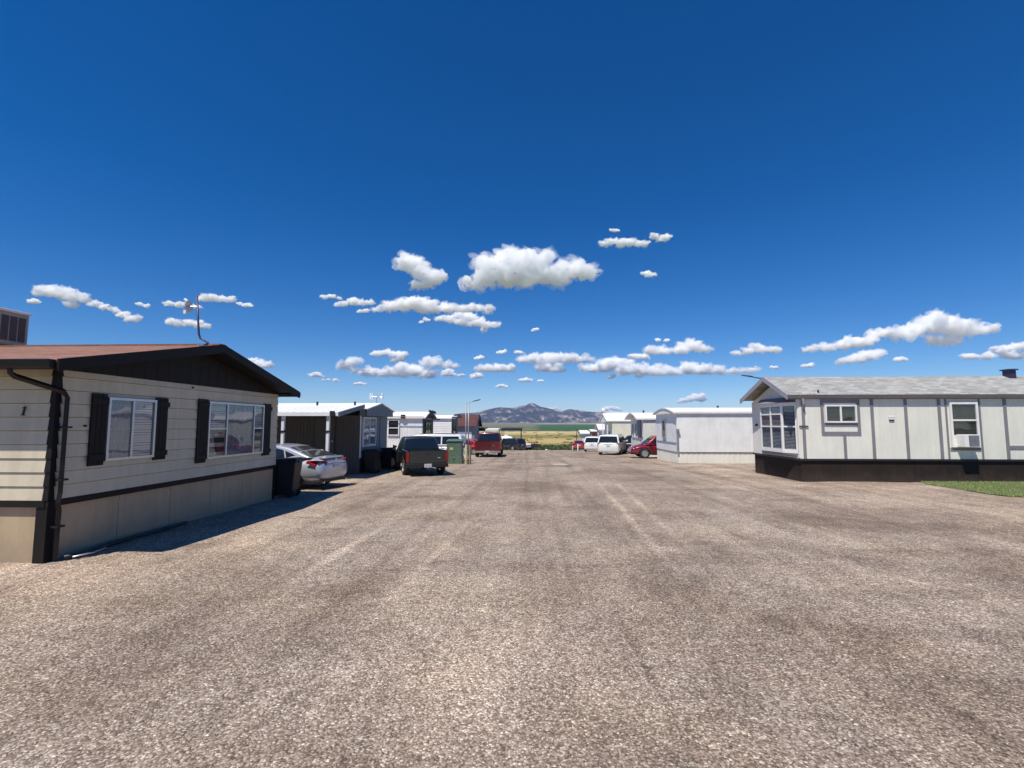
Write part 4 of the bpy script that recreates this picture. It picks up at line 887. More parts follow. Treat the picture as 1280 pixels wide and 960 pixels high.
def wheels(root, pos, r, w, spokes=5, tx=.8):
    src = None
    for y in pos:
        for s in (-1, 1):
            if src is None:
                wh = bpy.data.objects.new('wheel', None); COL.objects.link(wh); wh.empty_display_size = .2; ORG[wh] = Vector((0,0,0)); wh.parent = root
                MB().lathe([(-w*.3,.02),(-w*.3,r*.6),(-w/2,r*.63),(-w/2,r*.93),(-w*.36,r),(w*.36,r),(w/2,r*.93),(w/2,r*.63),(w*.1,r*.61),(w*.09,.02)], (0,0,0), 'x', 32).build('tyre', M['tyre'], wh, autosmooth=40)
                rm = MB().lathe([(w*.18,.02),(w*.18,r*.60),(w*.44,r*.66),(w*.44,r*.60),(w*.22,r*.57)], (0,0,0), 'x', 32)
                rm.lathe([(w*.2,.0),(w*.4,r*.13),(w*.42,r*.02)], (0,0,0), 'x', 12)
                for k in range(spokes):
                    t = 2*math.pi*k/spokes; u = Vector((0,math.cos(t),math.sin(t))); v = Vector((0,-math.sin(t),math.cos(t)))
                    p = [u*r*.08-v*r*.07, u*r*.08+v*r*.07, u*r*.61+v*r*.10, u*r*.61-v*r*.10]
                    rm.hexa([q+Vector((w*.2,0,0)) for q in p], [q+Vector((w*.4,0,0)) for q in p])
                rm.build('rim', M['rim'], wh, autosmooth=40); src = wh; o = wh
                MB().lathe([(w*.12,.0),(w*.15,r*.58),(w*.16,.0)], (0,0,0), 'x', 20).build('brake_disc', M['plastic'], wh)
            else: o = copy_tree(src, root)
            o.location = (s*tx, y, r); o.rotation_euler = (0, 0, 0 if s > 0 else math.pi)

def cabin(root, prof, wb, wt, zb, zt, m, sides, fwd=(0,), back=(-1,), extra=.0):
    """prof: (y,z) from the windscreen base over the roof to the rear base; sides: window outlines in the side view."""
    def hw(z): return wb + (wt-wb)*min(1.05, max(-.3, (z-zb)/(zt-zb)))
    b = MB(); n = len(prof); L_ = [(-hw(z), y, z) for y, z in prof]; R_ = [(hw(z), y, z) for y, z in prof]
    C_ = [(0, y, z + (.035 if 0 < i < n-1 else .0)) for i, (y, z) in enumerate(prof)]
    vs = L_ + C_ + R_; fs = []
    for i in range(n-1): fs += [(i, i+1, n+i+1, n+i), (n+i, n+i+1, 2*n+i+1, 2*n+i)]
    fs += [tuple(range(n))[::-1], tuple(2*n+i for i in range(n)), (0, n, 2*n, 3*n-1, 2*n-1, n-1)]
    b.add(vs, fs); b.build('cabin', m, root, bevel=.045, autosmooth=35)
    for s in (-1, 1):
        for w in sides:
            MB().hexa([(s*(hw(z)-.02), y, z) for y, z in w], [(s*(hw(z)+.006), y, z) for y, z in w]).build('side_window', M['sideglass'], root)
    for nm, idx, (pa, pb) in ([('windscreen', fwd, (.1,.04))] + ([('rear_window', back, (.06,.1))] if back else [])):
        for i in idx:
            i = i % (n-1) if i >= 0 else n-1+i
            (y0, z0), (y1, z1) = prof[i], prof[i+1]; d = Vector((0, y1-y0, z1-z0)); ln = d.length; d.normalize(); nn = Vector((0, -d.z, d.y))
            if nn.z < 0: nn = -nn
            A = Vector((0,y0,z0)) + d*ln*pa; B = Vector((0,y1,z1)) - d*ln*pb
            def row(P): return [P + Vector((x*(hw(P.z)-.11),0,.036 if False else .0)) + nn*(.006 + .034*(1-x*x)*min(1,max(0,(P.z-zb)/(zt-zb)*1.0))) for x in (-1,-.5,0,.5,1)]
            a_, b_ = row(A), row(B); g = MB()
            g.hexa(list(a_)+list(b_[::-1]), [q+nn*.012 for q in a_]+[q+nn*.012 for q in b_[::-1]])
            g.build(nm, M['sideglass'], root, recalc=True)

def plate_(root, y, z, x=0, back=True):
    s = -1 if back else 1
    p = MB().box(x-.155, x+.155, y, y+s*.015, z-.075, z+.075).build('number_plate', M['plate'], root)
    i = MB(); r = random.Random(int(z*1000))
    for k in range(6):
        xx = x-.11+k*.044 + (.0 if k < 3 else .01); i.box(xx-.003, xx+.003, y+s*.015, y+s*.018, z-.035, z+.03)
        i.box(xx-.003, xx+.022, y+s*.015, y+s*.0178, z+.02 if k % 2 else z-.035, z+.03 if k % 2 else z-.025)
    i.build('plate_marks', M['ink'], p)

def mirrors(root, m, y, x, z):
    for s in (-1, 1):
        b = MB().hexa([(s*x,y-.05,z),(s*(x+.2),y-.09,z),(s*(x+.2),y+.0,z),(s*x,y+.03,z)], [(s*x,y-.05,z+.08),(s*(x+.19),y-.09,z+.15),(s*(x+.19),y+.0,z+.14),(s*x,y+.03,z+.08)]).build('mirror', m, root, bevel=.015)

def arch(y, r, side_x, depth=.32):
    return [MB().lathe([(s*side_x - depth/2*1, r), (s*side_x + depth/2, r)], (0, y, r*.86), 'x', 28) for s in (-1, 1)]

# ---- silver sedan by the beige home
def sedan(label, loc, rz, pm, L=4.84, W=1.84, H=1.45, full=True, group=None):
    root = thing('sedan', label, 'car', loc, rz, group)
    k = L/4.84; h = H/1.45
    st = [(-2.42,.42,.80,.60),(-2.38,.34,.93,.74),(-2.28,.25,1.02,.83),(-2.0,.21,1.07,.88),(-1.5,.19,1.06,.91),(-.8,.17,1.0,.92),(.2,.17,.965,.92),(.9,.17,.95,.915),(1.3,.18,.90,.90),(1.8,.2,.82,.87),(2.15,.22,.74,.80),(2.34,.28,.66,.66),(2.42,.38,.56,.48)]
    st = [(a*k, b, c*h, d*W/1.84) for a, b, c, d in st]
    rw = .325; ya, yf = -1.40*k, 1.45*k
    cut(shell(st, e=3.6, tumble=.10), arch(ya, rw+.055, W/2-.04) + arch(yf, rw+.055, W/2-.04), 'body', pm, root)
    prof = [(1.18*k,.90*h),(.45*k,1.34*h),(.1*k,1.425*h),(-.45*k,1.44*h),(-1.0*k,1.36*h),(-1.45*k,1.23*h),(-1.98*k,1.04*h)]
    sides = [[(.85*k,.97*h),(.36*k,1.27*h),(.12*k,1.335*h),(-.16*k,1.36*h),(-.16*k,.985*h)], [(-.22*k,.985*h),(-.22*k,1.36*h),(-.5*k,1.355*h),(-.88*k,1.28*h),(-1.02*k,1.02*h)],[(-1.07*k,1.04*h),(-.95*k,1.26*h),(-1.4*k,1.12*h)]]
    cabin(root, prof, W/2-.09, W/2-.30, .9*h, 1.42*h, pm, sides, fwd=(0,), back=(4,5))
    wheels(root, (ya, yf), rw, .22, 7, tx=W/2-.12)
    for s in (-1, 1):
        MB().hexa([(s*.50,-2.36*k,.80),(s*.86,-2.16*k,.80),(s*.905,-1.93*k,.88),(s*.90,-1.98*k,.96),(s*.80,-2.24*k,.97),(s*.50,-2.40*k,.93)], [(s*.50,-2.425*k,.80),(s*.885,-2.20*k,.80),(s*.935,-1.93*k,.88),(s*.925,-1.98*k,.955),(s*.83,-2.29*k,.965),(s*.50,-2.43*k,.93)]).build('tail_light', M['redlamp'], root, bevel=.01)
        MB().hexa([(s*.5,2.2*k,.60),(s*.8,1.98*k,.62),(s*.86,1.7*k,.74),(s*.55,2.12*k,.72)], [(s*.5,2.30*k,.61),(s*.83,2.05*k,.63),(s*.89,1.7*k,.75),(s*.55,2.2*k,.73)]).build('headlight', M['clearlamp'], root)
        for y_ in (-.28,-.98): MB().box(s*(W/2-.005), s*(W/2+.018), y_-.09, y_+.09, .86, .885).build('door_handle', pm, root)
        for pts in ([(.85,.3),(.85,.9)],[(-.19,.24),(-.19,.95)],[(-1.0,.62),(-1.05,.95)]):
            g = MB(); (y0,z0),(y1,z1) = pts; g.hexa([(s*(W/2-.03),y0-.004,z0),(s*(W/2+.001),y0-.004,z0),(s*(W/2+.001),y0+.004,z0),(s*(W/2-.03),y0+.004,z0)], [(s*(W/2-.06),y1-.004,z1),(s*(W/2-.007),y1-.004,z1),(s*(W/2-.007),y1+.004,z1),(s*(W/2-.06),y1+.004,z1)]); g.build('door_gap', M['plastic'], root)
    MB().box(-.85,.85,-2.40*k,-2.30*k,.24,.33).build('rear_valance', M['plastic'], root, bevel=.02)
    MB().hexa([(-.48,-2.43*k,.86),(.48,-2.43*k,.86),(.48,-2.30*k,.86),(-.48,-2.30*k,.86)],[(-.48,-2.445*k,.885),(.48,-2.445*k,.885),(.48,-2.30*k,.885),(-.48,-2.30*k,.885)]).build('trunk_trim', M['chrome'], root)
    MB().hexa([(-.56,-2.33*k,1.0*h),(.56,-2.33*k,1.0*h),(.62,-2.16*k,1.045*h),(-.62,-2.16*k,1.045*h)],[(-.56,-2.36*k,1.03*h),(.56,-2.36*k,1.03*h),(.62,-2.16*k,1.06*h),(-.62,-2.16*k,1.06*h)]).build('spoiler', pm, root, bevel=.01)
    MB().lathe([(0,.0),(.006,.05),(.012,.0)], (0,-2.435*k,.945), 'y', 16).build('badge', M['chrome'], root)
    plate_(root, -2.425*k, .76); mirrors(root, pm, .75*k, W/2-.06, .93*h)
    for x_ in (-.6,.6): MB().tube([(x_,-2.2*k,.25),(x_,-2.42*k,.25)], .035, 10).build('exhaust', M['chrome'], root)
    return root
S1 = sedan('silver sedan with its rear towards the street beside the beige home', (-9.0,16.65,gz(16.6)), R(78), CP['silver'])

# ---- pickup trucks
def pickup(label, loc, rz, pm, L, W, H, rw=.37, group=None, tail=None):
    root = thing('pickup_truck', label, 'pickup truck', loc, rz, group)
    k = L/4.9; y0 = -L/2; hb = H*.66; ya, yf = y0 + L*.215, y0 + L*.80; lo = .38; w2 = W/2
    yc = y0 + L*.345                                     # bed / cab split
    st = [(yc+.02,lo,hb,w2*.97),(yc+.5,lo,hb-.01,w2),(y0+L*.66,lo,hb-.03,w2),(y0+L*.74,lo+.02,hb-.05,w2*.985),(y0+L*.9,lo+.04,hb-.11,w2*.95),(y0+L*.97,lo+.08,hb-.18,w2*.88),(L/2,lo+.12,hb-.30,w2*.76)]
    cut(shell(st, e=5.5, tumble=.05), arch(yf, rw+.07, w2-.04), 'body', pm, root)
    bed = MB(); bed.hexa([(-w2*.93,y0+.1,lo+.04),(w2*.93,y0+.1,lo+.04),(w2*.93,yc,lo+.04),(-w2*.93,yc,lo+.04)], [(-w2*.985,y0+.1,hb-.25),(w2*.985,y0+.1,hb-.25),(w2*.985,yc,hb-.25),(-w2*.985,yc,hb-.25)])
    bed = MB(); prof = [(-.90,lo+.04),(-.97,lo+.2),(-1.0,hb-.28),(-.965,hb-.02),(-.94,hb),(.94,hb),(.965,hb-.02),(1.0,hb-.28),(.97,lo+.2),(.90,lo+.04)]
    bed.hexa([(x*w2,y0+.09,z) for x, z in prof], [(x*w2,yc-.01,z) for x, z in prof])
    cav = MB().box(-w2+.10, w2-.10, y0+.0, yc-.08, lo+.22, hb+.3)
    cut(bed, arch(ya, rw+.07, w2-.04, .22) + [cav], 'bed', pm, root)
    tg = MB().box(-w2+.14, w2-.14, y0+.075, y0+.13, lo+.20, hb-.005)
    tgo = tg.build('tailgate', pm, root, bevel=.012)
    MB().box(-w2+.24, w2-.24, y0+.070, y0+.0745, lo+.30, hb-.13).build('tailgate_panel', pm, tgo, bevel=.003)
    MB().box(-.09,.09,y0+.055,y0+.073,hb-.13,hb-.085).build('handle', M['plastic'], tgo)
    MB().box(-w2+.14, w2-.14, y0+.07, y0+.135, hb-.004, hb+.012).build('tailgate_cap', M['plastic'], tgo)
    MB().box(.42,.54,y0+.064,y0+.0698,hb-.32,hb-.28).build('badge', M['chrome'], tgo)
    for s in (-1, 1):
        MB().box(s*(w2-.13), s*(w2-.003), y0+.08, y0+.15, lo+.25, hb-.06).build('tail_light', M['redlamp'], root, bevel=.012)
        MB().box(s*(w2*.6), s*(w2*.88), L/2-.14, L/2-.02, lo+.28, lo+.42).build('headlight', M['clearlamp'], root)
        MB().box(s*(w2-.02), s*(w2+.012), yc+.25, yc+.42, hb-.16, hb-.13).build('door_handle', M['plastic'], root)
        MB().box(s*(w2-.06), s*(w2+.003), y0+L*.62, y0+L*.62+.008, lo+.1, hb-.06).build('door_gap', M['plastic'], root)
        MB().box(s*(w2-.10), s*(w2-.02), ya-.42-.03, ya-.42, .22, lo+.2).build('mud_flap', M['plastic'], root)
    bp = MB().hexa([(-w2+.02,y0+.0,lo+.02),(w2-.02,y0+.0,lo+.02),(w2-.0,y0+.13,lo+.02),(-w2,y0+.13,lo+.02)], [(-w2+.04,y0-.02,lo+.17),(w2-.04,y0-.02,lo+.17),(w2,y0+.13,lo+.17),(-w2,y0+.13,lo+.17)])
    bo = bp.build('rear_bumper', tail or M['chrome'], root, bevel=.012); plate_(root, y0-.022, lo+.10)
    MB().box(-.07,.07,y0-.08,y0+.1,lo-.09,lo-.02).build('tow_hitch', M['plastic'], root)
    ball = MB().lathe([(0,.01),(.03,.025),(.05,.0)], (0,y0-.06,lo-.02), 'z', 10).build('hitch_ball', M['chrome'], root)
    yt = y0+L*.70; zt = H-.03
    prof = [(yt+.02,hb-.08),(yt-.42,zt-.03),(yt-.62,zt),(yc+.30,zt-.0),(yc+.18,zt-.05),(yc+.04,hb-.05)]
    zl = hb+.02; zh = zt-.10; md = (yt+yc)/2-.02
    sides = [[(yt-.16,zl),(yt-.50,zh),(md+.05,zh),(md+.05,zl)], [(md-.04,zl),(md-.04,zh),(yc+.28,zh),(yc+.16,zl)]]
    cabin(root, prof, w2-.05, w2-.20, hb, zt, pm, sides, fwd=(0,), back=(4,))
    wheels(root, (ya, yf), rw, .25, 5, tx=w2-.135); mirrors(root, M['plastic'], yt-.2, w2-.02, hb+.0)
    ch = MB(); ch.box(-.45,-.36,y0+.2,L/2-.3,.36,.46); ch.box(.36,.45,y0+.2,L/2-.3,.36,.46); ch.tube([(-w2+.2,ya,rw),(w2-.2,ya,rw)], .06, 8); ch.lathe([(-.14,.02),(-.06,.13),(.06,.13),(.14,.02)], (0,ya,rw), 'x', 12); ch.box(-.3,.3,ya+.4,ya+1.3,.36,.5)
    ch.build('chassis', M['plastic'], root)
    MB().tube([(.5,ya+.4,.34),(.55,y0+.25,.30)], .03, 8).build('exhaust', M['alu'], root)
    return root
P1 = pickup('dark green pickup truck with a black-topped tailgate, nearest truck on the left', (-5.33,22.45,gz(22)), R(23), CP['dgreen'], 4.9, 1.80, 1.66, tail=M['plastic'])
P2 = pickup('dark red pickup truck with a chrome bumper, beyond the yellow bollards', (-3.45,39.4,gz(38.5)), R(1), CP['red'], 5.7, 2.0, 1.90, rw=.40)

# ---- sport utility vehicles, vans
def wagon(name, cat, label, loc, rz, pm, L, W, H, rw=.37, sl=.25, hood=.27, beltf=.62, tail='side', quarter=None, group=None, cladding=True, rack=True):
    root = thing(name, label, cat, loc, rz, group); y0 = -L/2; w2 = W/2; hb = H*beltf; lo = .26
    ya, yf = y0+L*.205, y0+L*.79; yh = L/2-L*hood
    st = [(y0,lo+.14,hb-.12,w2*.80),(y0+.05,lo+.06,hb-.03,w2*.90),(y0+.18,lo,hb,w2*.96),(y0+.7,lo-.02,hb,w2),(0,lo-.03,hb-.01,w2),(yh-.1,lo-.02,hb-.01,w2),(yh+.2,lo,hb-.04,w2*.985),(L/2-.45,lo+.02,hb-.13,w2*.95),(L/2-.16,lo+.05,hb-.24,w2*.84),(L/2,lo+.14,hb-.42,w2*.66)]
    cut(shell(st, e=4.6, tumble=.05), arch(ya, rw+.06, w2-.04) + arch(yf, rw+.06, w2-.04), 'body', pm, root)
    prof = [(yh+.12,hb-.08),(yh-.62,H-.10),(yh-.95,H-.04),(y0+L*.40,H),(y0+.42+sl*.3,H-.03),(y0+.30+sl*.2,H-.09),(y0+.06,hb-.05)]
    zl, zh = hb+.03, H-.14; a, b = yh-.12, y0+.30+sl*.5
    c1 = a-.62-(yh-(y0+.3))*.16; c2 = c1-(c1-b)*.5
    sides = [[(a-.12,zl),(a-.62,zh-.02),(c1+.03,zh),(c1+.03,zl)], [(c1-.04,zl),(c1-.04,zh),(c2+.03,zh),(c2+.03,zl)], [(c2-.05,zl),(c2-.05,zh),(b+.08,zh),(b-.08,zl+.03)]]
    cabin(root, prof, w2-.04, w2-.19, hb, H, pm, sides, fwd=(0,), back=(5,))
    wheels(root, (ya, yf), rw, .24, 5 if name != 'sport_utility_vehicle' else 5, tx=w2-.13)
    mirrors(root, pm, yh-.15, w2-.03, hb+.02)
    for s in (-1, 1):
        MB().hexa([(s*w2*.74,y0+.10,hb-.40),(s*w2*.93,y0+.16,hb-.40),(s*w2*.93,y0+.2,hb+.02),(s*w2*.76,y0+.11,hb+.02)], [(s*w2*.74,y0+.01,hb-.38),(s*w2*.965,y0+.13,hb-.38),(s*w2*.955,y0+.16,hb+.02),(s*w2*.76,y0+.05,hb+.02)]).build('tail_light', M['redlamp'], root, bevel=.01)
        MB().hexa([(s*w2*.55,L/2-.22,hb-.38),(s*w2*.80,L/2-.34,hb-.36),(s*w2*.93,L/2-.62,hb-.22),(s*w2*.58,L/2-.30,hb-.27)], [(s*w2*.57,L/2-.12,hb-.38),(s*w2*.87,L/2-.24,hb-.36),(s*w2*.985,L/2-.62,hb-.22),(s*w2*.60,L/2-.18,hb-.26)]).build('headlight', M['clearlamp'], root)
        for y_ in (c1-.12, c2-.10): MB().box(s*(w2-.01), s*(w2+.016), y_-.09, y_+.09, hb-.14, hb-.11).build('door_handle', pm, root)
        for y_ in (c1, c2, yh-.1): MB().box(s*(w2-.05), s*(w2+.0015), y_-.004, y_+.004, lo+.12, hb-.05).build('door_gap', M['plastic'], root)
        if rack: MB().tube([(s*(w2-.22),y0+.7,H-.02),(s*(w2-.22),y0+.8,H+.03),(s*(w2-.22),yh-1.1,H+.02),(s*(w2-.22),yh-1.2,H-.04)], .016, 6).build('roof_rail', M['plastic'], root)
        if cladding: MB().box(s*(w2-.06), s*(w2+.006), ya+rw+.1, yf-rw-.1, lo-.01, lo+.13).build('sill', M['plastic'], root, bevel=.02)
    MB().hexa([(-w2*.9,y0+.02,lo+.0),(w2*.9,y0+.02,lo+.0),(w2*.9,y0+.25,lo),(-w2*.9,y0+.25,lo)],[(-w2*.86,y0-.035,lo+.22),(w2*.86,y0-.035,lo+.22),(w2*.93,y0+.25,lo+.22),(-w2*.93,y0+.25,lo+.22)]).build('rear_bumper', pm, root, bevel=.03)
    MB().hexa([(-w2*.8,L/2-.3,lo),(w2*.8,L/2-.3,lo),(w2*.6,L/2-.02,lo+.03),(-w2*.6,L/2-.02,lo+.03)],[(-w2*.9,L/2-.3,lo+.2),(w2*.9,L/2-.3,lo+.2),(w2*.66,L/2+.02,lo+.17),(-w2*.66,L/2+.02,lo+.17)]).build('front_bumper', M['plastic'], root, bevel=.02)
    MB().box(-.36,.36,y0-.005,y0+.06,hb-.15,hb-.12).build('tailgate_trim', M['chrome'], root); plate_(root, y0-.003, hb-.26)
    MB().tube([(-.1,y0+.05,hb+.04),(.35,y0+.09,hb+.10)], .012, 5).build('wiper', M['plastic'], root)
    return root
V1 = wagon('minivan', 'minivan', 'white minivan seen from the rear, nearest white vehicle on the right', (7.4,44.6,gz(43.6)), R(-19), CP['white'], 5.1, 1.98, 1.76, rw=.34, sl=.1, hood=.20)
V2 = wagon('sport_utility_vehicle', 'car', 'cherry red sport utility vehicle nosing out beside the bright white home', (9.55,36.55,gz(36)), R(90), CP['cherry'], 4.6, 1.86, 1.70, rw=.375, hood=.25, sl=.5)
V3 = wagon('sport_utility_vehicle', 'car', 'white long-windowed wagon with its tail to the street behind the green cabinet', (-6.85,31.2,gz(31)), R(90), CP['white'], 5.3, 1.95, 1.74, rw=.37, hood=.24, sl=.15)
V4 = wagon('van', 'van', 'dark van parked between the white minivan and the red vehicle', (10.3,47.2,gz(47)), R(70), CP['black'], 4.8, 1.9, 1.80, rw=.35, hood=.18)
V5 = wagon('sport_utility_vehicle', 'car', 'white sport utility vehicle farther down, just left of the white minivan', (7.3,57.2,gz(56)), R(-14), CP['white'], 4.7, 1.9, 1.70)
S2 = sedan('bright red sedan parked far off between bollard and white cars', (6.3,66.6,gz(66)), R(0), CP['brightred'], L=4.4, W=1.75, H=1.35)
S3 = sedan('red car mostly hidden behind the white wagon and lamp posts', (-6.0,43.0,gz(43)), R(70), CP['brightred'], L=4.5, W=1.75, H=1.4)
S4 = sedan('black sedan with white trim glimpsed left of the red pickup', (-5.9,48.2,gz(48)), R(80), CP['black'], L=4.5, W=1.75, H=1.4)
V6 = wagon('sport_utility_vehicle', 'car', 'black vehicle parked past the red pickup at the far left end of the lot', (-3.1,66.5,gz(66.5)), R(50), CP['black'], 4.7, 1.9, 1.65)
# -------------------------------------------------------- bins, cabinet, posts
def wheelie_bin(label, x, y, rz, s=1.0, group=None):
    r = thing('wheelie_bin', label, 'trash bin', (x, y, gz(y)), rz, group)
    w, d, h = .29*s, .33*s, 1.0*s
    b = MB().hexa([(-w*.78,-d*.75,.06),(w*.78,-d*.75,.06),(w*.78,d*.72,.06),(-w*.78,d*.72,.06)], [(-w,-d,h),(w,-d,h),(w,d,h),(-w,d,h)])
    b.build('body', M['binp'], r, bevel=.025)
    MB().box(-w-.02,w+.02,-d-.02,d+.02,h-.05,h-.0).build('rim', M['binp'], r, bevel=.01)
    MB().hexa([(-w-.025,-d-.035,h+.004),(w+.025,-d-.035,h+.004),(w+.02,d+.03,h+.004),(-w-.02,d+.03,h+.004)], [(-w+.03,-d+.03,h+.06),(w-.03,-d+.03,h+.06),(w-.03,d-.02,h+.09),(-w+.03,d-.02,h+.09)]).build('lid', M['binp'], r, bevel=.02)
    MB().tube([(-w+.05,d+.05,h-.02),(-w+.05,d+.09,h),(w-.05,d+.09,h),(w-.05,d+.05,h-.02)], .016, 8).build('handle', M['binp'], r)
    for q in (-1, 1): MB().lathe([(-.03,.05),(-.03,.11),(.03,.11),(.03,.05)], (q*(w*.78+.0),d*.62,.11), 'x', 18).build('wheel', M['tyre'], r)
    return r
wheelie_bin('black wheelie bin at the far corner of the beige home, before the silver sedan', -7.2, 13.98, R(-84), 1.04)
wheelie_bin('dark wheelie bin in the shade under the blue-grey home window, nearer the porch', -7.25, 21.6, R(-90), 1.0)
wheelie_bin('dark wheelie bin at the far corner under the blue-grey gable', -7.22, 23.9, R(-92), 1.0)

g = gz(28.2)
B = thing('utility_cabinet', 'green two-tier utility cabinet standing on the gravel by the yellow bollards', 'utility cabinet', (-4.6, 28.7, g), world=True)
MB().box(-5.08,-4.12,28.25,29.15,g-.05,g+.42).build('base', M['greenbox'], B, bevel=.015)
MB().hexa([(-5.04,28.30,g+.42),(-4.16,28.30,g+.42),(-4.16,29.1,g+.42),(-5.04,29.1,g+.42)], [(-5.04,28.33,g+1.30),(-4.16,28.33,g+1.30),(-4.16,29.1,g+1.38),(-5.04,29.1,g+1.38)]).build('housing', M['greenbox'], B, bevel=.015)
MB().hexa([(-5.07,28.28,g+1.305),(-4.13,28.28,g+1.305),(-4.13,29.13,g+1.39),(-5.07,29.13,g+1.39)], [(-5.07,28.28,g+1.33),(-4.13,28.28,g+1.33),(-4.13,29.13,g+1.42),(-5.07,29.13,g+1.42)]).build('lid', M['greenbox'], B)
MB().box(-4.605,-4.595,28.235,28.249,g,g+.41).build('door_seam', M['plastic'], B)
MB().box(-4.66,-4.54,28.22,28.235,g+.33,g+.38).build('latch', M['alu'], B)
MB().box(-4.85,-4.65,28.296,28.318,g+.8,g+.95).build('warning_plate', M['yellow'], B)

def bollard(label, x, y, h, r, m, group=None, cap=True):
    g = gz(y); b = MB().lathe([(-.05,r),(h-.03,r),(h,r*.7),(h+.01,0.001)], (x,y,g), 'z', 16).build('bollard', m, autosmooth=40)
    return tag(top(b, (x,y,g)), label, 'bollard', group)
bollard('faded yellow steel bollard, left of the pair by the green cabinet', -3.84, 28.0, 1.12, .057, M['yellow'], 'yellow bollards beside the lamp posts')
bollard('faded yellow steel bollard, right of the pair, nearer the street', -3.66, 28.5, 1.08, .057, M['yellow'], 'yellow bollards beside the lamp posts')
bollard('thin white post at the far end of the lot by the low white trailer', -1.5, 66, .62, .05, M['white'], 'marker posts at the lot end')
bollard('pale stub post at the far right end, left of the bright red car', 5.25, 63, .62, .08, M['yellow'], 'marker posts at the lot end')
bollard('pale post standing right in front of the bright red car', 5.95, 63.3, .85, .07, M['white'], 'marker posts at the lot end')
g = gz(28.3)
tp = MB().tube([(-3.90,28.25,g-.1),(-3.90,28.25,3.32)], .035, 10).build('thin_post', M['pole'], smooth=True)
tag(top(tp, (-3.90,28.25,g)), 'slim bare galvanised post directly left of the street lamp', 'post')
SL2 = thing('street_lamp', 'grey street lamp with an angled arm beside the yellow bollards', 'street lamp', (-3.75, 28.3, g), world=True)
MB().tube([(-3.75,28.3,g-.1),(-3.75,28.3,3.25)], .036, 10).build('pole', M['pole'], SL2, smooth=True)
MB().tube([(-3.75,28.3,3.22),(-3.72,28.3,3.31),(-3.4,28.3,3.40)], .022, 8).build('arm', M['pole'], SL2, smooth=True)
MB().hexa([(-3.45,28.24,3.37),(-3.45,28.36,3.37),(-3.05,28.36,3.47),(-3.05,28.24,3.47)], [(-3.45,28.25,3.42),(-3.45,28.35,3.42),(-3.05,28.35,3.52),(-3.05,28.25,3.52)]).build('lamp_head', M['black'], SL2)
up = MB().tube([(6.25,68,gz(68)-.1),(6.25,68,1.35)], .05, 8).build('pole', M['plastic'], smooth=True)
tag(top(up, (6.25,68,gz(68))), 'thin dark pole rising behind the far bright red car', 'pole')

# manhole and stone pieces
mh = MB().lathe([(-.04,.50),(.03,.50),(.045,.40),(.045,.36),(.025,.35),(.025,.0)], (1.58,27.7,gz(27.7)), 'z', 32)
mo = mh.build('manhole', M['concrete'], autosmooth=30); tag(top(mo, (1.58,27.7,gz(27.7))), 'worn pale concrete manhole ring in the middle of the gravel lot', 'manhole')
def boulder(label, x, y, s, seed):
    bm = bmesh.new(); bmesh.ops.create_icosphere(bm, subdivisions=3, radius=1)
    for v in bm.verts:
        v.co *= 1 + .28*noise.noise(v.co*1.3 + Vector((seed,0,0))); v.co = Vector((v.co.x*s, v.co.y*s*.8, v.co.z*s*.65 + s*.35))
    me = bpy.data.meshes.new('boulder'); bm.to_mesh(me); bm.free(); me.materials.append(M['white'])
    o = bpy.data.objects.new('boulder', me); COL.objects.link(o); o.location = (x, y, gz(y)); return tag(o, label, 'boulder', 'pale boulders beyond the lot')
boulder('pale boulder in the scrub past the lot end, left of two', 2.6, 88, .22, 2); boulder('pale boulder in the scrub past the lot end, right of two', 3.4, 89, .28, 8)

# far left end: canopies, camper, trailers
def canopy(label, x0, x1, y0, y1, h, t, m, posts=4, fasc=None):
    g = gz((y0+y1)/2); C = thing('carport', label, 'carport', ((x0+x1)/2, (y0+y1)/2, g), world=True)
    MB().hexa([(x0,y0,h),(x1,y0,h),(x1,y1,h+.1),(x0,y1,h+.1)], [(x0,y0,h+t),(x1,y0,h+t),(x1,y1,h+t+.1),(x0,y1,h+t+.1)]).build('roof', M[m], C)
    for x in (x0+.15, x1-.15):
        for y in (y0+.2, y1-.2): MB().box(x-.04,x+.04,y-.04,y+.04,gz(y)-.1,h+.02).build('post', M['plastic'], C)
    return C
canopy('long black flat carport roof reaching past the red pickup on the left', -4.7, -1.55, 73, 78, 1.10, .26, 'black')
canopy('white flat carport roof just above the red pickup cab', -6.9, -5.0, 71, 76, 1.02, .26, 'whiteroof')
canopy('dark flat carport roof touching the maroon-roofed house', -8.6, -7.0, 71.5, 76, 1.02, .42, 'black')
def camper(label, x, y, rz, L=5.0, W=2.0, H=2.3):
    r = thing('camper_trailer', label, 'camper', (x, y, gz(y)), rz)
    st = [(-L/2,.5,H-.35,W/2*.9),(-L/2+.15,.42,H-.08,W/2),(0,.4,H,W/2),(L/2-.5,.42,H-.05,W/2),(L/2,.7,H-.6,W/2*.85)]
    shell(st, e=8, tumble=.02).build('body', M['white'], r, smooth=False, autosmooth=35)
    MB().box(-.55,.55,-L/2-.01,-L/2+.02,1.25,1.75).build('window', M['sideglass'], r)
    for s in (-1,1):
        MB().box(s*W/2-.01,s*W/2+.012,-.9,.1,1.2,1.7).build('window', M['sideglass'], r); MB().lathe([(-.1,.1),(-.1,.33),(.1,.33),(.1,.1)], (s*(W/2-.1),-.3,.33), 'x', 20).build('wheel', M['tyre'], r)
        MB().box(s*.75-.08,s*.75+.08,-L/2-.02,-L/2+.02,.7,.85).build('tail_light', M['redlamp'], r)
    MB().tube([(0,L/2-.1,.5),(0,L/2+.9,.45)], .05, 6).build('drawbar', M['plastic'], r)
    MB().box(-.2,.3,-.6,.1,H-.02,H+.2).build('roof_unit', M['dishw'], r)
    return r
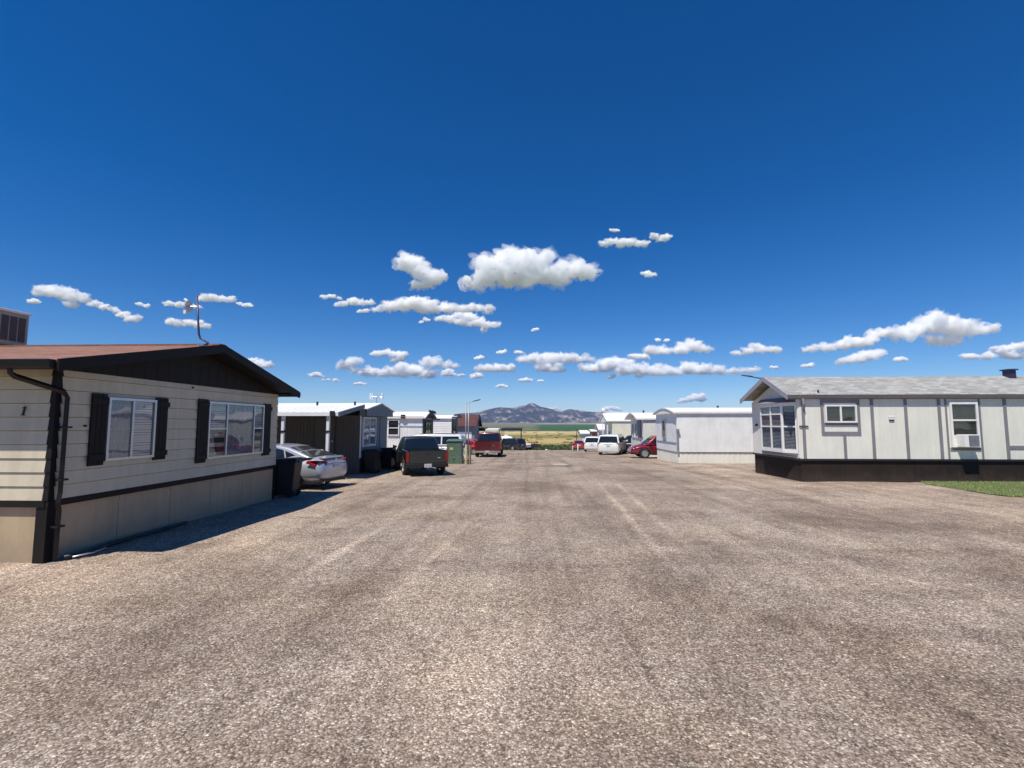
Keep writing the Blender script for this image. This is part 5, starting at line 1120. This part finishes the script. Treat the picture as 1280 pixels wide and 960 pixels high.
camper('small white camper trailer between the red pickup and the golden field', -4.05, 73.2, R(8), H=2.1, W=1.9)
def utility_trailer(label, x, y, rz, m, L=3.0, W=1.6, h=.5):
    r = thing('utility_trailer', label, 'trailer', (x, y, gz(y)), rz); z = .42
    MB().box(-W/2,W/2,-L/2,L/2,z,z+.06).build('deck', M[m], r)
    b = MB(); b.box(-W/2,-W/2+.04,-L/2,L/2,z+.062,z+h); b.box(W/2-.04,W/2,-L/2,L/2,z+.062,z+h); b.box(-W/2+.041,W/2-.041,L/2-.04,L/2,z+.062,z+h); b.box(-W/2+.041,W/2-.041,-L/2,-L/2+.04,z+.062,z+h*.8); b.build('side_boards', M[m], r)
    for s in (-1,1):
        MB().lathe([(-.09,.1),(-.09,.3),(.09,.3),(.09,.1)], (s*(W/2+.1),0,.3), 'x', 20).build('wheel', M['tyre'], r)
        MB().box(s*(W/2+.0),s*(W/2+.2),-.4,.4,.62,.65).build('mudguard', M[m], r)
    MB().tube([(0,L/2,.42),(0,L/2+.9,.38)], .04, 6).build('drawbar', M['plastic'], r)
    return r
utility_trailer('low white utility trailer beside the far black vehicle', -1.85, 69.5, R(60), 'white')
utility_trailer('low black utility trailer at the left end of the scrub', -.55, 71.0, R(75), 'black', h=.45)
CLOUDS = [
  ('big cumulus with a domed top,largest cloud of all',5404,[(-654,1590,54),(-544,1679,125),(-455,1791,142),(-300,1868,155),(-300,1709,168),(-101,1842,177),(-79,1695,155),(54,1818,155),(53,1705,134),(207,1703,112),(273,1657,69),(362,1791,73),(471,1744,112),(602,1720,108)]),
  ('thin ragged cloud up high,right of the domed cumulus',4091,[(625,1565,26),(691,1581,29),(774,1563,36),(840,1570,42),(922,1560,33),(980,1559,26)]),
  ('tiny torn puff at the right end of the highest thin cloud',3962,[(1030,1570,27),(1069,1541,19),(1116,1549,27),(1146,1568,19)]),
  ('faint wisp,the highest cloud in the sky',3760,[(644,1548,12),(667,1544,14),(690,1545,11)]),
  ('tiny lone puff below the highest thin cloud',4942,[(1196,1564,30),(1229,1544,30),(1275,1559,14)]),
  ('long ragged cloud bank left below the domed cumulus',6583,[(-2183,1613,26),(-2076,1625,51),(-1943,1664,82),(-1809,1663,98),(-1649,1688,103),(-1489,1659,93),(-1541,1593,57),(-1329,1617,67),(-1170,1616,67),(-1011,1614,51),(-853,1626,57),(-721,1611,46),(-616,1589,31)]),
  ('torn cloud tail hanging under the right end of the long cloud bank',7879,[(-1525,1759,49),(-1367,1742,74),(-1177,1708,74),(-1020,1786,80),(-925,1690,83),(-767,1641,74),(-610,1639,49),(-798,1546,25),(-1209,1820,68)]),
  ('upright torn puff left of the domed cumulus',5389,[(-1416,1874,99),(-1340,1845,108),(-1245,1729,108),(-1141,1671,99),(-1206,1596,54),(-1452,1808,54),(-1067,1689,54),(-1327,1588,45)]),
  ('small flat wisp high on the left of the long bank',5824,[(-2592,1589,32),(-2496,1600,30),(-2411,1571,20)]),
  ('flat white cloud just left of the long bank',6141,[(-2565,1573,24),(-2465,1584,36),(-2340,1608,58),(-2239,1595,43),(-2138,1599,34)]),
  ('small puff under the flat cloud left of the long bank',6516,[(-2399,1572,28),(-2332,1577,33)]),
  ('tiny scrap hanging below the middle of the long bank',7186,[(-1680,1558,25),(-1616,1592,34)]),
  ('flat oval cloud above the low cloud bank over the white homes',11766,[(-3875,1759,78),(-3685,1781,87),(-3447,1732,92),(-3210,1731,97),(-3255,1613,69),(-3443,1577,51)]),
  ('wide low cloud bank over the white homes on the left',16109,[(-6435,1992,113),(-6209,2088,157),(-5983,2152,107),(-6072,1829,101),(-5744,1763,113),(-5419,1761,151),(-5029,1727,157),(-4706,1726,126),(-4386,1917,189),(-3997,1819,252),(-3608,1657,138),(-3416,1720,101),(-3485,2074,164),(-3228,2072,157),(-2906,1994,88),(-2649,1954,63),(-4381,1660,101)]),
  ('small cone shaped puff right of the low left bank',15461,[(-2859,1606,91),(-2725,1704,103),(-2613,1605,79)]),
  ('tiny oval puff beside the cone shaped one',15337,[(-2336,1561,48),(-2214,1560,48)]),
  ('low loaf shaped cloud over the maroon roof',14174,[(-1528,1625,96),(-1299,1653,136),(-1012,1651,142),(-727,1639,125),(-612,1621,74)]),
  ('small puff touching the left end of the loaf shaped cloud',16051,[(-1956,1594,83),(-1794,1632,109)]),
  ('ragged anvil shaped cloud straight above the mountain',14174,[(-213,1906,113),(15,1933,147),(299,1903,170),(640,1930,187),(1037,1928,170),(1376,1897,125),(1658,1907,85),(355,1645,142),(695,1643,142),(864,1585,68)]),
  ('long lumpy cloud right of the anvil shaped one',16051,[(1779,1856,90),(2065,1854,154),(2448,1917,231),(2831,1980,244),(3210,1913,205),(3588,1815,167),(3966,1781,180),(4343,1779,154),(2633,1562,71),(3583,1623,90)]),
  ('low lumpy cloud over the white home on the right',15098,[(2886,1658,138),(3080,1677,157),(3468,1656,118),(4432,1602,118),(4820,1728,216),(5299,1686,197),(5776,1655,157),(6253,1623,108),(6539,1641,79),(6844,1669,88),(3950,1624,138)]),
  ('flat topped cloud above the low lumpy right cloud',10588,[(2612,1597,90),(2917,1595,103),(3257,1613,110),(3462,1695,138),(3697,1652,110),(3812,1637,62)]),
  ('small oval puff at the left end of the flat topped cloud',11372,[(2436,1583,89),(2656,1581,89)]),
  ('faint oval scrap above the flat topped cloud',8841,[(2328,1542,35),(2470,1529,35)]),
  ('lone wing shaped cloud left above the grey shingled roof',10588,[(4467,1537,55),(4736,1576,90),(4972,1630,110),(5239,1614,83),(5352,1607,41)]),
  ('large bright cloud at the right above the grey shingled roof',9268,[(6970,1696,97),(7232,1766,145),(7525,1871,181),(7808,1851,217),(8030,1777,169),(8312,1757,121),(8540,1785,54),(8681,1784,36),(7616,1554,84),(7900,1552,97)]),
  ('slanting cloud streak left of the large bright cloud',10213,[(5854,1552,80),(6174,1583,86),(6496,1647,113),(6816,1691,133),(7006,1689,93),(7141,1834,80),(7366,1885,100)]),
  ('rounded cloud lobe under the slanting streak',12088,[(7704,1551,87),(7970,1612,142),(8273,1672,157),(8538,1725,110)]),
  ('tiny oval puff over the left end of the grey shingled roof',12900,[(7171,1528,59),(7316,1536,67)]),
  ('tiny round puff under the large bright cloud',11660,[(8657,1520,61),(8765,1526,61)]),
  ('tiniest faint scrap near the gable of the grey roof',13196,[(6524,1525,52),(6598,1524,43)]),
  ('small oval cloud left of the cloud at the right edge',11261,[(9929,1523,73),(10066,1523,59)]),
  ('cloud cut off by the right edge of the view',11261,[(10361,1542,95),(10680,1684,110),(10956,1732,117),(11194,1730,95),(10872,1539,88),(11110,1538,73)]),
  ("pale low cloud rising behind the white home's roof",25000,[(7550,1129,83),(7805,1206,135),(8112,1282,167),(8468,1333,188),(8718,1255,135)]),
  ("humped cloud high above the beige home's brown roof",6271,[(-6876,1830,44),(-6770,1859,67),(-6614,1827,89),(-6457,1795,94),(-6315,1743,78),(-6384,1645,56),(-6176,1717,39)]),
  ('small puff left of the humped cloud over the brown roof',6015,[(-6673,1630,29),(-6605,1629,35)]),
  ('drifting chain of puffs right of the humped cloud',7143,[(-6855,1879,54),(-6713,1833,54),(-6536,1781,54),(-6392,1695,60),(-6233,1636,60),(-6166,1659,38)]),
  ('tiny puff between the puff chain and the roof antenna',6248,[(-5360,1634,30),(-5268,1606,30)]),
  ('small cloud behind the dish of the roof antenna',6294,[(-4976,1651,39),(-4855,1635,45),(-4672,1603,33),(-4567,1602,22)]),
  ('flat cloud crossing behind the roof antenna mast',7592,[(-5984,1686,54),(-5836,1649,47),(-5656,1665,60),(-5510,1639,64),(-5365,1609,47)]),
  ('bright oval cloud right of the roof antenna mast',5952,[(-4269,1635,42),(-4141,1639,58),(-3998,1615,47),(-3885,1608,42)]),
  ('small scrap right of the oval cloud near the antenna',6191,[(-3921,1613,25),(-3832,1595,33),(-3773,1583,19)]),
  ('cloud peeping over the right slope of the brown gable',13065,[(-7859,1758,104),(-7642,1697,116),(-7426,1636,93)]),
  ('small heap shaped puff over the porch of the blue home',15650,[(-7322,1607,73),(-7164,1644,92),(-7022,1593,55)]),
  ('thin flat scrap below the heap shaped puff',17191,[(-7619,1612,34),(-7444,1604,47),(-7165,1596,67)]),
  ("thin flat puff straight above the blue home's aerial",18789,[(-6991,1598,59),(-6802,1605,81),(-6650,1590,51)]),
  ('tiny puff left of a twin,over the loaf shaped cloud',10375,[(-679,1559,46),(-595,1584,37)]),
  ('tiny round puff over the right end of the loaf shaped cloud',10347,[(-322,1557,45),(-238,1552,41)]),
  ('tiny puff above the left end of the loaf shaped cloud',11313,[(-1290,1565,50),(-1198,1583,50)]),
  ('small puff below and right of the loaf shaped cloud',17309,[(-400,1579,76),(-227,1593,90),(-88,1571,55)]),
  ("tiniest puff just above the mountain's summit",17470,[(281,1556,56),(365,1556,56)]),
  ('small puff above the left shoulder of the mountain',20303,[(-1432,1586,81),(-1244,1618,89),(-1097,1585,65)]),
  ('faint scrap in the open blue under the domed cumulus',7808,[(10,1534,19),(57,1552,25),(98,1558,25)]),
  ("low hazy cloud behind the cream home's ridge",25000,[(3870,774,146),(4076,826,135),(4331,774,125),(4535,722,83)]),
  ('low cloud half sunk behind the mountain ridge',25000,[(966,784,82),(1199,784,94),(1402,737,59)]),
]
# ------------------------------------------------------------ clouds, sky, air
def cloud_material():
    """Dense white droplets: scattering only, so the rim thins out by itself."""
    m, nt, b = nodes('cloud'); nt.nodes.remove(b); L = nt.links.new; out = nt.nodes['Material Output']
    v = N(nt, 'ShaderNodeVolumeScatter'); v.inputs['Color'].default_value = (1,1,1,1); v.inputs['Anisotropy'].default_value = -.2
    at = N(nt, 'ShaderNodeAttribute', attribute_type='OBJECT', attribute_name='droplets'); L(at.outputs['Fac'], v.inputs['Density'])
    L(v.outputs[0], out.inputs['Volume']); return m
CM = cloud_material()
def ico(sub):
    bm = bmesh.new(); bmesh.ops.create_icosphere(bm, subdivisions=sub, radius=1); bm.verts.ensure_lookup_table()
    v = [x.co.copy() for x in bm.verts]; f = [tuple(x.index for x in p.verts) for p in bm.faces]; bm.free(); return v, f
ICO = ico(2)
def make_cloud(label, D, blobs, seed):
    rr = random.Random(seed); mb = MB()
    zmin = min(z - r*.7 for x, z, r in blobs); rmax = max(b[2] for b in blobs); cx = sum(b[0] for b in blobs)/len(blobs)
    for (x, z, r) in blobs:
        subs = [(0,0,0,.88)] + [(rr.uniform(-1,1)*(1.4 if r*600/D < 10 else .7), rr.uniform(-1.1,1.1), rr.uniform(-.35,.65), rr.uniform(.25,.6)) for _ in range(7)]
        for dx, dy, dz, k in subs:
            c = Vector((x-cx+dx*r, dy*rmax*.55, z-zmin+dz*r))
            mb.add([c + Vector((v.x*(1.25 if r*600/D < 10 else 1.05), v.y*1.2, v.z*.82 if v.z > 0 else v.z*.62))*r*k for v in ICO[0]], ICO[1])
    a = bpy.data.objects.new('tmp', mb.mesh('tmp', recalc=False)); COL.objects.link(a)
    vox = max(rmax/16, D/600*.42)
    md = a.modifiers.new('r', 'REMESH'); md.mode = 'VOXEL'; md.voxel_size = vox
    dg = bpy.context.evaluated_depsgraph_get(); dg.update(); me = bpy.data.meshes.new_from_object(a.evaluated_get(dg)); me.name = 'cloud'; bpy.data.objects.remove(a)
    n = len(me.vertices); co_ = np.zeros(n*3); me.vertices.foreach_get('co', co_); nr = np.zeros(n*3); me.vertex_normals.foreach_get('vector', nr)
    co_ = co_.reshape(-1,3); nr = nr.reshape(-1,3); s0 = 1.0/rmax; off = Vector((seed*3.1, 0, 0)); out = np.empty_like(co_)
    for i in range(n):
        p = Vector(co_[i]); q = p*s0 + off
        d1 = noise.fractal(q*1.1, .9, 2.1, 3); d2 = abs(noise.noise(q*2.6)); d3 = abs(noise.noise(q*6.0)); d4 = noise.noise(q*13.0)
        d5 = abs(noise.noise(q*11.0)); d = rmax*(.05 + .22*d1 + .34*(.28-d2) + .26*(.26-d3) + .15*(.25-d5) + .05*d4)
        out[i] = (co_[i] + nr[i]*d)
    low = out[:,2] < rmax*.25; out[low,2] = rmax*.25 + (out[low,2]-rmax*.25)*.6
    me.vertices.foreach_set('co', out.ravel()); me.update(); me.shade_smooth(); me.materials.clear(); me.materials.append(CM)
    o = bpy.data.objects.new('cloud', me); COL.objects.link(o); o.location = (cx, D, zmin); o['droplets'] = 3.6/rmax if rmax*600/D > 9 else 2.4/rmax
    # thin ragged veil round the dense body
    veil = me.copy(); w2 = np.empty_like(out)
    for i in range(n):
        q = Vector(co_[i])*s0 + off; a_ = .55*noise.noise(q*1.9 + Vector((0,0,9))) + .35*noise.noise(q*4.7) + .22*noise.noise(q*10.0)
        w2[i] = out[i] + nr[i]*rmax*max(-.05, .10 + a_)*np.array((1.3, 1, .8))
    veil.vertices.foreach_set('co', w2.ravel()); veil.update()
    vo = bpy.data.objects.new('wisps', veil); COL.objects.link(vo); vo.parent = o; vo['droplets'] = 1.3/rmax
    return tag(o, label, 'cloud', 'fair weather clouds')
for i, (lab, D, bl) in enumerate(CLOUDS): make_cloud(lab, D, bl, i+1)

# haze
hz, nt, b = nodes('haze_air'); nt.nodes.remove(b)
pv = N(nt, 'ShaderNodeVolumePrincipled'); pv.inputs['Color'].default_value = (.45,.60,1.0,1); pv.inputs['Density'].default_value = 3.2e-5; pv.inputs['Anisotropy'].default_value = -.2
nt.links.new(pv.outputs[0], nt.nodes['Material Output'].inputs['Volume'])
hb = MB().box(-14000,14000,-3500,16500,-21,590).build('haze', hz); tag(hb, 'thin blue air haze filling the valley', 'haze', kind='stuff')

SUN_EL, SUN_AZ = 69.0, 0
sd = Vector((-.29,-.43,1)).normalized()                   # towards the sun: high, behind and left of the camera
el = math.asin(sd.z); az = math.atan2(sd.x, sd.y)
W_ = bpy.data.worlds.new('World'); SC.world = W_; W_.use_nodes = True; nt = W_.node_tree
bg = nt.nodes['Background']
sk = nt.nodes.new('ShaderNodeTexSky'); sk.sky_type = 'NISHITA'; sk.sun_disc = False; sk.sun_elevation = el; sk.sun_rotation = az
sk.altitude = 1500; sk.air_density = 1.0; sk.dust_density = 0.0; sk.ozone_density = 6.0
hs = nt.nodes.new('ShaderNodeHueSaturation'); hs.inputs['Saturation'].default_value = 1.34; hs.inputs['Hue'].default_value = .507   # the deep mountain blue of the photograph
nt.links.new(sk.outputs[0], hs.inputs['Color']); nt.links.new(hs.outputs[0], bg.inputs[0]); bg.inputs[1].default_value = .103
sun = bpy.data.lights.new('sun', 'SUN'); sun.energy = 5.0; sun.angle = R(.53); sun.color = (1,.945,.84)
so = bpy.data.objects.new('sun', sun); COL.objects.link(so); so.rotation_euler = sd.to_track_quat('Z', 'Y').to_euler(); so.location = (0,0,50)

cam = bpy.data.cameras.new('camera'); co = bpy.data.objects.new('camera', cam); COL.objects.link(co); SC.camera = co
cam.sensor_width = 36; cam.lens = 36*600/1280; cam.clip_start = .05; cam.clip_end = 120000
co.location = (0,0,2.05); yaw, pit = math.atan(25/600), math.atan(50/600)
co.rotation_euler = (math.pi/2 + pit, 0, yaw)
SC.view_settings.view_transform = 'Standard'; SC.view_settings.look = 'None'; SC.view_settings.exposure = .12; SC.view_settings.gamma = 1
cy = SC.cycles; cy.max_bounces = 48; cy.glossy_bounces = 4; cy.transmission_bounces = 6; cy.diffuse_bounces = 4; cy.transparent_max_bounces = 12; cy.volume_bounces = 48; cy.caustics_reflective = False; cy.caustics_refractive = False; cy.sample_clamp_indirect = 8
